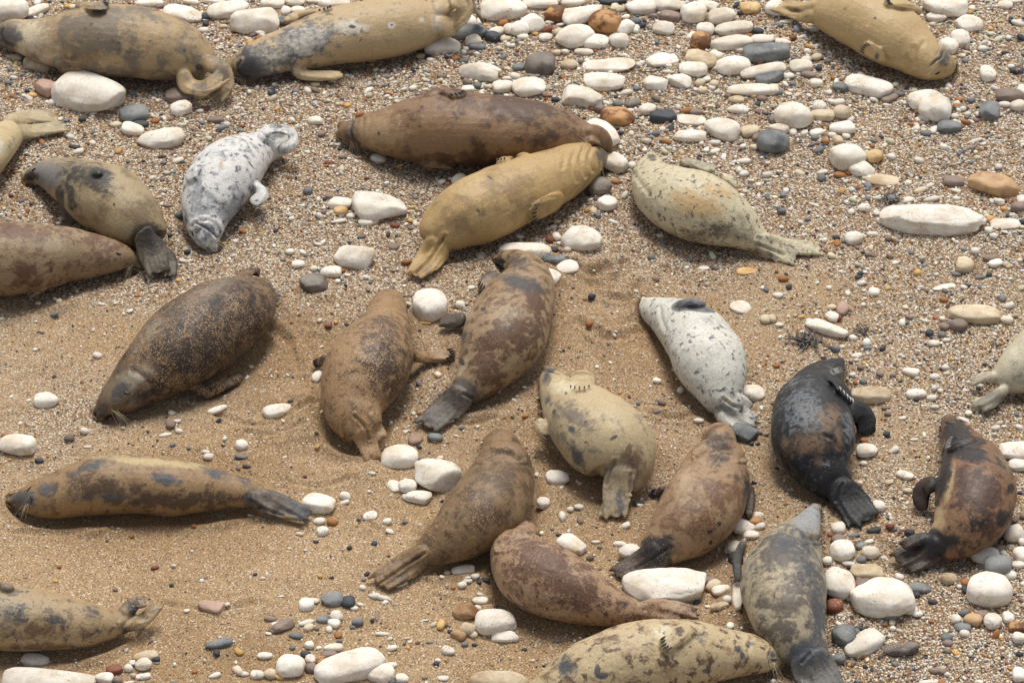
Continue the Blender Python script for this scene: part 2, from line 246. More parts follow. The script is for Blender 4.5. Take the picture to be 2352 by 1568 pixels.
  fl=[('H',[(1520,1250),(1470,1290,.07),(1414,1322,.03)],34,0,1.2),('H',[(1540,1275),(1490,1308,.05),(1440,1330,.03)],26,0,1.2),('F',[(1718,1110,.12),(1724,1150,.08),(1716,1190,.04)],22,0,1.2),('F',[(1528,1120,.1),(1510,1132,.05),(1496,1136,.03)],16,1,1.2)],
  pt=[(1652,1010,46,44,0,'M',.4),(1650,1012,44,26,0,'D',.7),(1655,1050,50,30,0,'D',.6),(1700,1080,24,50,0,'D',.35),(1716,1120,12,60,0,'D',.8),(1570,1110,30,60,15,'L',.6),(1630,1220,7,7,0,'D',1.3),(1652,1202,5,6,0,'D',1.3),(1632,1245,5,6,0,'D',1.3),(1510,1262,56,34,-30,'D',1.2),(1650,1140,60,50,0,'M',.8),(1600,1200,50,40,0,'M',.8)],
  cr=[([(1602,1046),(1625,1030),(1655,1026),(1682,1032),(1702,1052)],5,.03,.3),([(1540,1255),(1500,1280),(1460,1305)],3,.01,.1)],
  c=((164,134,100),(120,88,62),(96,70,50),(48,46,46),(186,164,132),(176,140,96)), sc=(4,.56,14,.68), sand=.2),
 dict(ref='mottled tan seal', away=1, lab='mottled tan seal with rounded head facing away and twin hind flippers reaching right',
  st=[(1198,1203,14),(1197,1214,32),(1194,1229,41),(1191,1246,48),(1190,1266,64),(1218,1306,82),(1262,1334,86),(1315,1358,76),(1372,1382,58),(1425,1398,42),(1462,1403,28)], head=(0,0,1),
  fl=[('H',[(1460,1395),(1530,1392,.06),(1602,1408,.04)],22,0,.3),('H',[(1455,1412),(1520,1414,.04),(1558,1412,.03)],18,0,.2)],
  pt=[(1240,1290,70,50,30,'M',1),(1310,1350,80,40,30,'M',1),(1180,1210,40,18,0,'T',.4),(1145,1330,20,40,-20,'L',.5),(1290,1410,90,18,8,'L',.6),(1600,1404,18,10,0,'D',.6),(1440,1385,22,10,0,'D',.5),(1130,1340,8,20,0,'D',.3),(1180,1395,10,10,0,'D',.8)],
  cr=[([(1148,1258),(1165,1240),(1192,1230),(1215,1228),(1242,1236)],5,.028,.1)],
  c=((172,142,110),(112,80,60),(90,66,52),(66,62,62),(186,160,128),(178,144,102)), sc=(7,.53,14,.62), sand=.25),
 dict(ref='grey-shouldered seal', lab='grey and cream seal lying tail down with pale grey snout pointing up',
  st=[(1877,1160,8),(1870,1172,18),(1858,1192,30),(1845,1215,42),(1824,1250,64),(1804,1300,88),(1800,1350,96),(1806,1400,92),(1824,1445,78),(1848,1488,58),(1864,1515,44)], head=(0,-.2,1),
  fl=[('H',[(1858,1495),(1885,1540,.08),(1915,1590,.04)],52,0,1),('H',[(1835,1500),(1855,1550,.06),(1880,1600,.04)],40,0,1),('F',[(1712,1235,.2),(1694,1285,.12),(1694,1335,.06)],20,0,.8)],
  pt=[(1862,1188,50,50,0,'F',1),(1830,1250,80,50,0,'D',.75),(1860,1310,50,60,0,'D',.7),(1880,1400,25,120,0,'D',.9),(1780,1270,40,50,0,'M',1),(1800,1370,80,50,0,'M',.9),(1730,1290,24,60,10,'D',.4),(1720,1400,20,60,0,'L',.6),(1850,1500,50,40,0,'D',.9),(1770,1340,40,50,0,'L',.6),(1790,1440,60,40,0,'M',.8)],
  cr=[([(1800,1215),(1840,1232),(1885,1238)],5,.018,.1),([(1842,1520),(1860,1500)],3,.01,.1)],
  c=((172,160,134),(108,98,86),(80,72,64),(78,82,88),(196,182,148),(168,138,94)), sc=(6,.56,14,.64), sand=.08, cF=(160,164,168)),
 dict(ref='black seal', lab='black seal with brown tinges and silver claws folded on its chest',
  st=[(1924,832,12),(1915,842,26),(1898,860,42),(1878,890,62),(1866,930,86),(1866,980,98),(1874,1035,90),(1892,1080,64),(1914,1110,44),(1928,1130,34)], head=(.3,0,-.9),
  fl=[('F',[(1900,866),(1925,890),(1938,920)],44,1,1),('F',[(1945,935,.18),(1982,955,.12),(1992,1000,.04)],46,0,1),('H',[(1915,1108),(1958,1152,.08),(1996,1196,.04)],48,0,1.2),('H',[(1918,1120,.05),(1940,1165,.05),(1962,1206,.03)],26,0,1)],
  pt=[(1905,960,32,36,30,'T',1),(1925,1000,14,40,-10,'T',.9),(1860,1020,60,36,10,'T',.75),(1840,940,50,60,0,'M',1),(1950,970,16,70,0,'M',.9),(1810,1030,20,60,-30,'T',.5),(1920,850,20,12,0,'L',.7),(1880,1055,20,20,0,'T',.6),(1900,1065,14,14,0,'M',.6),(1820,880,30,20,0,'M',.6)],
  cr=[([(1925,840),(1905,848)],2,.006,.8),([(1895,1000),(1915,1010),(1925,1030)],4,.008,0),([(1935,1110),(1920,1150)],3,.01,.1)],
  c=((30,29,31),(112,116,120),(22,22,24),(26,25,27),(150,152,152),(138,110,84)), sc=(9,.60,12,.60), sand=.05),
 dict(ref='black-and-brown seal', lab='seal with black head, chest and tail and reddish brown belly, small snout up',
  st=[(2180,962,11),(2184,976,25),(2196,998,38),(2216,1030,54),(2236,1072,76),(2242,1125,94),(2230,1180,88),(2198,1222,68),(2168,1246,48),(2148,1258,36)], head=(-.1,0,-1),
  fl=[('F',[(2240,1010),(2205,1018),(2180,1030)],44,1,1.2),('F',[(2150,1110,.18),(2120,1124,.12),(2112,1172,.04)],38,0,1.2),('H',[(2165,1245),(2112,1262,.08),(2058,1288,.05)],34,0,1.2),('H',[(2165,1262,.06),(2125,1285,.05),(2082,1305,.03)],28,0,1.2),('H',[(2140,1240,.1),(2100,1240,.14),(2072,1256,.12)],18,0,1.2)],
  pt=[(2195,990,40,40,0,'D',1.2),(2220,1040,56,22,10,'D',1.3),(2165,1090,22,70,10,'D',1.2),(2300,1060,40,20,40,'L',.7),(2160,1110,20,50,10,'M',0),(2180,1110,14,60,10,'L',.9),(2150,1190,26,50,0,'L',.9),(2240,1120,70,50,0,'M',.9),(2270,1200,40,40,0,'M',.8),(2152,1155,8,12,20,'D',1.2),(2322,1120,10,16,0,'D',1.2),(2290,1060,50,30,30,'D',.6),(2240,1200,80,30,-20,'D',.6),(2255,1150,40,50,0,'M',1),(2300,1190,18,22,0,'D',1.3),(2325,1200,12,60,0,'D',.8),(2150,1250,44,34,0,'D',1.3),(2190,1240,26,22,0,'D',.9)],
  cr=[([(2172,972),(2188,974)],2,.008,1),([(2160,1050),(2190,1012),(2225,1000)],4,.006,0)], wk=[(2182,960,-90,80,.05,7)],
  c=((140,104,72),(84,58,42),(58,42,34),(30,29,31),(194,168,128),(160,120,80)), sc=(7,.55,14,.66), sand=.06),
 dict(ref='pale seal at the right edge', away=1, hw=1.25, lab='pale grey seal cut off by the right edge, only its hind flippers and rump showing',
  st=[(2610,690,14),(2580,705,34),(2540,730,52),(2490,760,70),(2440,790,80),(2395,818,76),(2355,842,64),(2325,862,50),(2305,875,38),(2292,885,28)], head=(0,.2,.9),
  fl=[('H',[(2320,885,.1),(2275,915,.07),(2232,930,.04)],20,0,.2),('H',[(2295,870,.12),(2262,866,.1),(2230,880,.05)],20,0,.25),('H',[(2305,895,.06),(2275,925,.05),(2252,940,.03)],24,0,.6)],
  pt=[(2335,870,30,20,-40,'D',.5),(2320,910,40,14,-20,'D',.4),(2330,820,30,40,0,'L',.5)],
  c=((198,188,162),(170,162,142),(120,116,108),(116,112,104),(214,208,188),(190,160,110)), sc=(5,.58,14,.68), sand=.05),
 dict(ref='long stretched-out seal', hw=1.25, lab='long slender brown and slate seal stretched level on bare sand, pointed snout left',
  st=[(27,1147,9),(40,1146,20),(65,1144,34),(95,1142,46),(130,1138,54),(180,1126,62),(240,1116,69),(310,1114,69),(390,1116,67),(460,1121,58),(520,1127,47),(570,1133,37),(602,1140,29)], head=(0,.3,.9),
  fl=[('H',[(590,1128),(650,1152,.08),(712,1184,.04)],28,0,.7),('H',[(575,1148,.1),(600,1148,.1),(632,1175,.06)],26,0,.6),('H',[(590,1165,.05),(640,1180,.04),(698,1194,.03)],20,0,.3)],
  pt=[(50,1145,40,30,0,'D',.75),(105,1125,30,18,-20,'D',.9),(215,1070,60,16,-20,'D',.8),(180,1110,40,30,-30,'M',1),(380,1100,50,18,10,'D',.9),(500,1085,50,20,15,'D',.7),(560,1100,30,20,20,'D',.6),(250,1140,120,12,0,'D',.6),(240,1125,110,30,0,'M',.8),(350,1060,200,12,5,'L',.9),(370,1090,90,16,10,'T',.6),(400,1150,160,22,0,'M',1),(160,1165,80,20,0,'T',.5),(55,1150,24,24,0,'F',.2),(690,1170,30,20,40,'D',.9)],
  cr=[([(70,1158),(72,1148)],3,.006,.8),([(605,1180),(640,1190),(690,1196)],3,.01,.3),([(575,1150),(610,1170),(650,1185)],3,.012,.2)], ey=[(66,1122,-60)], wk=[(60,1160,110,50,.07,8)],
  c=((156,126,86),(98,76,54),(66,58,52),(82,86,92),(196,176,132),(180,136,84)), sc=(6,.57,14,.66), sand=.15),
 dict(ref='lower-left blotchy seal', away=1, hw=1.25, lab='seal with dark grey blotches, cut off by the left edge, hind flippers curled open',
  st=[(-190,1402,12),(-165,1405,34),(-120,1410,54),(-60,1415,70),(0,1418,77),(60,1421,75),(120,1427,68),(180,1432,58),(230,1432,44),(268,1432,32),(292,1432,24)], head=(0,.2,.9),
  fl=[('H',[(270,1435),(325,1425,.08),(362,1388,.12)],28,0,.35),('H',[(285,1408),(305,1388,.14),(335,1380,.16)],28,0,.5),('F',[(-10,1345),(10,1352),(30,1358)],16,0,.6)],
  pt=[(20,1400,60,40,0,'L',.6),(30,1420,50,50,0,'D',.6),(120,1420,60,30,10,'D',.6),(210,1405,30,26,20,'D',.65),(90,1445,80,30,0,'F',.8),(200,1450,60,30,0,'F',.5),(150,1360,120,16,15,'T',.7),(310,1395,22,16,-20,'D',1),(290,1450,14,18,0,'D',.7),(100,1485,160,12,0,'F',.8)],
  cr=[([(275,1445),(290,1428),(305,1410)],4,.01,.1)],
  c=((174,150,112),(140,116,84),(80,78,78),(66,68,72),(178,172,152),(184,146,98)), sc=(5,.58,12,.60), sand=.3, cF=(112,82,54)),
 dict(ref='cream brown-blotched seal', lab='cream seal with brown and slate blotches, one fore flipper on belly, snout right',
  st=[(1790,1518,11),(1778,1513,24),(1755,1507,38),(1718,1502,50),(1665,1500,62),(1605,1500,76),(1545,1506,86),(1480,1515,92),(1410,1532,90),(1345,1556,80),(1285,1582,62),(1240,1605,44),(1215,1620,32)], head=(.1,.3,-.9),
  fl=[('F',[(1590,1438),(1560,1460),(1516,1490)],38,1,.05),('F',[(1560,1566,.08),(1590,1572,.06),(1625,1575,.05)],20,0,.2)],
  pt=[(1520,1450,24,20,0,'L',.9),(1610,1465,28,20,0,'D',.55),(1400,1470,50,20,-15,'F',.6),(1300,1530,30,34,0,'D',.9),(1260,1560,30,40,0,'F',.6),(1372,1540,10,20,0,'D',1),(1385,1550,20,12,0,'D',.8),(1550,1540,60,22,0,'M',.5),(1695,1490,12,12,30,'D',.8),(1705,1505,8,12,0,'D',.7),(1480,1510,60,30,0,'F',.3),(1775,1505,18,22,0,'D',.6),(1725,1480,18,14,0,'D',.4),(1620,1540,20,8,0,'D',.6)],
  cr=[([(1770,1490),(1764,1510),(1768,1530)],2,.006,.4),([(1725,1465),(1720,1500),(1728,1540)],4,.006,0),([(1785,1515),(1768,1520)],2,.006,.8)], wk=[(1772,1520,80,70,.11,12),(1775,1500,-100,60,.08,8)],
  c=((194,174,136),(160,134,100),(92,74,60),(76,80,88),(214,206,176),(190,152,100)), sc=(4,.56,11,.58), sand=.06, cF=(118,90,62)),
 dict(ref='pale seal at the left edge', away=1, lab='pale yellowish seal mostly outside the left edge, two grey hind flippers showing',
  st=[(-260,470,14),(-230,458,36),(-180,435,54),(-120,405,66),(-70,375,68),(-30,345,58),(-5,325,48),(12,312,40),(26,303,30)], head=(0,.2,.9),
  fl=[('H',[(12,285,.12),(65,268,.08),(134,272,.04)],24,0,.4),('H',[(30,310,.08),(80,300,.06),(150,291,.03)],22,0,.45)],
  pt=[(25,330,20,30,20,'D',.4),(0,340,24,30,0,'L',.5)],
  c=((200,180,138),(186,162,118),(140,130,110),(120,118,110),(216,210,190),(194,156,96)), sc=(3,.6,14,.70), sand=.04),
]
# ------------------------------------------------------------------ the lie of the beach
def hs_(x, y):      # broad swell of the ground
    P = np.stack([np.asarray(x, float), np.asarray(y, float), np.zeros_like(np.asarray(x, float))], -1)
    return 0.05*vnoise(P*0.45+3.1)+0.02*vnoise(P*1.1+9.7)
def crom(P, n):
    P = np.asarray(P, float); m = len(P)
    if m == 2: P = np.array([P[0], (P[0]+P[1])/2, P[1]]); m = 3
    Q = np.vstack([2*P[0]-P[1], P, 2*P[-1]-P[-2]])
    out = []
    for u in np.linspace(0, m-1, n):
        i = min(int(u), m-2); t = u-i; a, b, c, d = Q[i], Q[i+1], Q[i+2], Q[i+3]
        out.append(.5*((2*b)+(-a+c)*t+(2*a-5*b+4*c-d)*t*t+(-a+3*b-3*c+d)*t**3))
    return np.array(out)
def loft(R, N, U, a, b, n=28, flat=1.0, cap=True):
    """closed tube: ring centres R, side vectors N, up vectors U, half sizes a, b"""
    th = np.linspace(0, 2*math.pi, n, endpoint=False); V = []; F = []; m = len(R)
    for i in range(m):
        c = np.cos(th); s = np.sin(th); s = np.where(s < 0, s*flat, s)
        V.append(R[i]+N[i]*(a[i]*c)[:, None]+U[i]*(b[i]*s)[:, None])
    V = np.vstack(V); V = np.vstack([V, R[0:1], R[-1:]])
    for i in range(m-1):
        for j in range(n):
            k = (j+1) % n; F.append((i*n+j, i*n+k, (i+1)*n+k, (i+1)*n+j))
    A, B = len(V)-2, len(V)-1
    for j in range(n):
        k = (j+1) % n; F.append((A, k, j)); F.append((B, (m-1)*n+j, (m-1)*n+k))
    return V, F
def nrm(v): return v/np.maximum(np.linalg.norm(v, axis=-1, keepdims=True), 1e-9)
ZUP = np.array([0, 0, 1.0])
def jac(P, v):
    e = 1e-3; return (proj(P+v*e)-proj(P-v*e))/(2*e)
def solve_spine(st, k=.80, sink=.88):
    S = crom(np.array(st, float), 70); px = S[:, :2]; r = np.maximum(S[:, 2], 2.0)
    tan = nrm(np.gradient(px, axis=0)); nor = np.stack([-tan[:, 1], tan[:, 0]], 1)
    a = r*MPP; X = np.array([unproj(*p, .1) for p in px])
    for it in range(6):
        h = hs_(X[:, 0], X[:, 1])
        # rounded ends: radius falls to zero at nose/tail
        z = h+k*a*sink
        # heads and rumps hang from the body line, never under the ground
        X = np.array([unproj(px[i, 0], px[i, 1], z[i]) for i in range(len(px))])
        T = nrm(np.gradient(X, axis=0)); N = nrm(np.cross(T, ZUP)); U = nrm(np.cross(N, T))
        new = []
        for i in range(len(px)):
            jn = jac(X[i], N[i])@nor[i]; ju = jac(X[i], U[i])@nor[i]
            new.append(r[i]/math.sqrt(jn*jn+(k*ju)**2))
        a = .5*a+.5*np.array(new)
    return X, T, N, U, a, a*k
SP = []
for s in SEALS:
    X, T, N, U, a, b = solve_spine(s['st']); s.update(X=X, T=T, N=N, U=U, a=a, b=b)
spX = np.vstack([s['X'] for s in SEALS]); spA = np.concatenate([s['a'] for s in SEALS])

# ground grid: fine where the picture looks, coarse out to the horizon
def axis(lo, hi, step):
    d = np.arange(lo, hi+step/2, step); o = []; v = step*2; p = hi
    while p < 300: p += v; v *= 1.35; o.append(p)
    q = []; v = step*2; p = lo
    while p > -300: p -= v; v *= 1.35; q.append(p)
    return np.array(q[::-1]+list(d)+o), len(q), len(d)
STEP = 0.0125
gx, ox, nx = axis(-4.3, 4.3, STEP); gy, oy, ny = axis(-4.0, 4.9, STEP)
GX, GY = np.meshgrid(gx, gy); P3 = np.stack([GX, GY, 0*GX], -1)
GP = proj(np.stack([GX, GY, 0*GX], -1)); GP = np.nan_to_num(GP); 
cx = np.array([150, 450, 750, 1050, 1350, 1650, 1950, 2250.]); cy = np.array([50, 200, 350, 500, 650, 800, 950, 1100, 1250, 1400, 1530.])
GRIT = np.array([[1]*8, [1]*8, [.9, .85, 1, 1, 1, 1, 1, 1], [.75, .8, .9, .9, .7, .8, .8, .8], [.65, .6, .65, .65, .3, .45, .45, .65],
 [.4, .25, .2, .4, .15, .25, .65, .75], [.5, .3, .1, .55, .4, .3, .4, .7], [.35, .2, .1, .25, .25, .3, .45, .55], [.05, .0, .1, .1, .2, .3, .45, .7],
 [.0, .0, .1, .2, .2, .3, .7, .9], [.05, .1, .25, .25, .2, .3, .8, .95]])
PEB = np.array([[.6, .5, .6, .9, 1, 1, .9, .9], [.6, .5, .6, .8, 1, 1, 1, 1], [.5, .4, .5, .6, .8, .9, 1, .9], [.3, .3, .5, .3, .35, .45, .7, .7],
 [.12, .12, .2, .2, .2, .15, .3, .45], [.04, .04, .04, .15, .04, .08, .35, .5], [.05, .05, .03, .12, .12, .06, .2, .35], [.03, .03, .04, .04, .05, .08, .2, .25],
 [.02, .02, .03, .04, .05, .1, .25, .5], [.02, .02, .05, .05, .08, .15, .5, .7], [.04, .05, .08, .06, .08, .15, .5, .7]])
def table(T, px):
    u = np.clip(np.interp(px[..., 0], cx, np.arange(8)), 0, 6.999); v = np.clip(np.interp(px[..., 1], cy, np.arange(11)), 0, 9.999)
    i = u.astype(int); j = v.astype(int); f = u-i; g = v-j
    return (T[j, i]*(1-f)+T[j, i+1]*f)*(1-g)+(T[j+1, i]*(1-f)+T[j+1, i+1]*f)*g
nz = fbm(P3*2.2+5, 4); grit = np.clip(table(GRIT, GP)+.38*nz*(1-.5*np.abs(2*table(GRIT, GP)-1)), 0, 1)
H = hs_(GX, GY)
# churned ridges the seals have pushed up in the sand
chm = np.zeros_like(H)
for x, y, rx, ry, v in ((1330, 640, 190, 60, 1), (1560, 610, 160, 40, .9), (700, 720, 150, 60, .8), (660, 980, 130, 70, .9), (1400, 760, 130, 90, .6), (1690, 610, 120, 30, .7), (850, 1080, 90, 40, .8), (1180, 960, 150, 80, .5), (560, 1480, 200, 60, .35), (1520, 1130, 60, 60, .5), (1400, 1250, 120, 60, .4), (480, 1000, 200, 60, .5), (1980, 1230, 140, 80, .5)):
    chm = np.maximum(chm, v*np.exp(-(((GP[..., 0]-x)/rx)**2+((GP[..., 1]-y)/ry)**2)))
core = (np.abs(GX) < 4.5) & (GY > -4.2) & (GY < 5.1)
lit = np.where(core, 1.0, 0.0)
rid = 1-np.abs(fbm(P3*np.array([2.2, 4.0, 1])+1.7, 4))*2.2
H = H+lit*(chm*(.055*rid+.03*fbm(P3*7+4, 4))+.014*fbm(P3*5+2.2, 3)+.010*chm*fbm(P3*18, 3)+.004*fbm(P3*np.array([14, 26, 1]), 3)+.0035*grit*fbm(P3*40, 2))
for pts, wd, dp in (([(500,962),(590,985),(660,968),(720,940)],7,.016),([(540,1000),(620,1012),(700,990)],5,.012),([(1010,960),(1060,985),(1130,975)],6,.012),([(1380,690),(1440,700),(1475,660)],8,.02),([(1300,620),(1360,640),(1430,615)],8,.02),
    ([(30,1230),(120,1236),(230,1228)],6,.010),([(640,1110),(720,1122),(800,1108)],6,.010),([(1500,950),(1560,960),(1610,945)],7,.014),([(380,1400),(480,1412),(600,1392)],8,.012),([(1960,1260),(2010,1240),(2050,1262)],7,.014),([(620,760),(660,800),(690,860)],9,.02),([(1330,760),(1400,790),(1470,770)],9,.018),([(820,1190),(880,1230),(860,1290)],7,.012),([(1000,1370),(1100,1385),(1150,1372)],6,.012)):
    pl = crom(pts, 30); sel = np.where((GP[..., 0] > pl[:, 0].min()-50) & (GP[..., 0] < pl[:, 0].max()+50) & (GP[..., 1] > pl[:, 1].min()-40) & (GP[..., 1] < pl[:, 1].max()+40) & core)
    q = GP[sel]; d = np.min(np.hypot(q[:, None, 0]-pl[None, :, 0], (q[:, None, 1]-pl[None, :, 1])*1.5), 1); H[sel] += -dp*np.exp(-(d/wd)**2)+.7*dp*np.exp(-((d-2.3*wd)/wd)**2)
# each body presses a hollow and heaps a soft rim
near = np.full(H.shape, 9.0)
for s in SEALS:
    for i in range(0, 70, 2):
        c = s['X'][i]; R = s['a'][i]
        x0, x1 = np.searchsorted(gx, [c[0]-R*2.6, c[0]+R*2.6]); y0, y1 = np.searchsorted(gy, [c[1]-R*2.6, c[1]+R*2.6])
        if x1 <= x0 or y1 <= y0: continue
        d = np.hypot(gx[None, x0:x1]-c[0], gy[y0:y1, None]-c[1])/max(R, .03)
        near[y0:y1, x0:x1] = np.minimum(near[y0:y1, x0:x1], d)
soft = 1-.6*grit
H = H-.034*(1-sm(.7, 1.25, near))*lit+.034*np.exp(-((near-1.38)/.22)**2)*soft*lit*(.5+1.3*fbm(P3*3.3+8, 3))
gm_idx = np.arange(GX.size).reshape(GX.shape)
F = np.stack([gm_idx[:-1, :-1], gm_idx[:-1, 1:], gm_idx[1:, 1:], gm_idx[1:, :-1]], -1).reshape(-1, 4)
me = mesh_np('beach_ground', np.stack([GX, GY, H], -1).reshape(-1, 3), F)
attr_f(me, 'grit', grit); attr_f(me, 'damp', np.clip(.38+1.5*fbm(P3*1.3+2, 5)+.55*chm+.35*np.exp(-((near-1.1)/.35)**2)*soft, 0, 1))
def height(x, y):
    x = np.asarray(x, float); y = np.asarray(y, float)
    u = np.clip((x-gx[ox])/STEP, 0, nx-1.001); v = np.clip((y-gy[oy])/STEP, 0, ny-1.001); i = u.astype(int); j = v.astype(int); f = u-i; g = v-j
    Hc = H[oy:oy+ny, ox:ox+nx]
    return (Hc[j, i]*(1-f)+Hc[j, i+1]*f)*(1-g)+(Hc[j+1, i]*(1-f)+Hc[j+1, i+1]*f)*g
def grid_at(A, x, y):
    i = np.clip(((np.asarray(x)-gx[ox])/STEP).astype(int), 0, nx-1); j = np.clip(((np.asarray(y)-gy[oy])/STEP).astype(int), 0, ny-1)
    return A[oy:oy+ny, ox:ox+nx][j, i]
PAL = [('white', (226, 220, 206)), ('cream', (214, 202, 176)), ('grey', (124, 126, 130)), ('dark', (66, 70, 78)), ('mauve', (140, 122, 112)), ('brown', (160, 108, 62)), ('yellow', (204, 160, 96)), ('red', (128, 78, 60))]
def sand_material():
    m = NB('beach_sand');  tc = m.add('ShaderNodeTexCoord').outputs['Object']; g = m.attr('grit'); dm = m.attr('damp')
    fine = m.noise(tc, 260, 4, .85); mid = m.noise(tc, 60, 5, .7)
    sand = m.mix(m.step(fine, .5, .13), lin((104, 82, 58)), lin((214, 182, 138)))
    sand = m.mix(m.rng(mid, .3, .7, 0, 1), sand, m.mix(.5, sand, lin((160, 130, 98)), 'MIX'))
    # single pale and dark grains strewn over the sand
    v = m.add('ShaderNodeTexVoronoi'); m.L(tc, v.inputs['Vector']); v.inputs['Scale'].default_value = 150
    sep = m.add('ShaderNodeSeparateColor'); m.L(v.outputs['Color'], sep.inputs[0])
    sand = m.mix(m.math('MULTIPLY', m.step(sep.outputs[0], .90, .01), .8), sand, lin((224, 210, 186)))
    sand = m.mix(m.math('MULTIPLY', m.step(sep.outputs[1], .87, .01), .75), sand, lin((72, 62, 54)))
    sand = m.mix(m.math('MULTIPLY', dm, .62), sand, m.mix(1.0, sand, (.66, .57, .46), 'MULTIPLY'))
    # shingle: two sizes of rounded grain, each with its own colour
    def gr(scale):
        q = m.noise(tc, scale*.6, 2, .5, col=True)
        wv = m.add('ShaderNodeVectorMath', operation='MULTIPLY_ADD'); m.L(q, wv.inputs[0]); wv.inputs[1].default_value = (.35/scale,)*3; m.L(tc, wv.inputs[2])
        v = m.add('ShaderNodeTexVoronoi'); m.L(wv.outputs[0], v.inputs['Vector']); v.inputs['Scale'].default_value = scale
        s = m.add('ShaderNodeSeparateColor'); m.L(v.outputs['Color'], s.inputs[0])
        c = m.ramp(s.outputs[0], [(0, lin((238, 228, 210))), (.32, lin((214, 188, 148))), (.50, lin((150, 114, 76))), (.70, lin((118, 108, 98))), (.79, lin((70, 66, 66))), (.90, lin((172, 122, 76))), (.96, lin((112, 74, 56)))], True)
        return c, v.outputs['Distance'], s.outputs[1]
    c1, d1, r1 = gr(80); c2, d2, r2 = gr(170)
    c1 = m.mix(m.math('MULTIPLY', m.step(d1, .48, .07), .7), c1, lin((96, 74, 54))); c2 = m.mix(m.math('MULTIPLY', m.step(d2, .46, .08), .7), c2, lin((112, 86, 62)))  # brown gaps between grains: crevice shade put into the colour
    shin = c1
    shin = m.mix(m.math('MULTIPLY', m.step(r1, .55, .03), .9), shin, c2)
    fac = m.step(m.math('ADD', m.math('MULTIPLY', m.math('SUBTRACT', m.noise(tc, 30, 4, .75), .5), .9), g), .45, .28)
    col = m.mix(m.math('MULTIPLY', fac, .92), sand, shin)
    hgt = m.math('ADD', m.math('MULTIPLY', m.math('MULTIPLY', m.math('SUBTRACT', .6, d1), fac), .007), m.math('MULTIPLY', m.math('ADD', fine, m.math('MULTIPLY', mid, 1.5)), .003))
    b = m.bump(hgt, .9, 1.0)
    return m.fin(col, b, m.rng(fine, .3, .7, .75, .95), .25)
tag(link('ground', me, sand_material()), kind='structure')
print('ground', len(me.vertices))

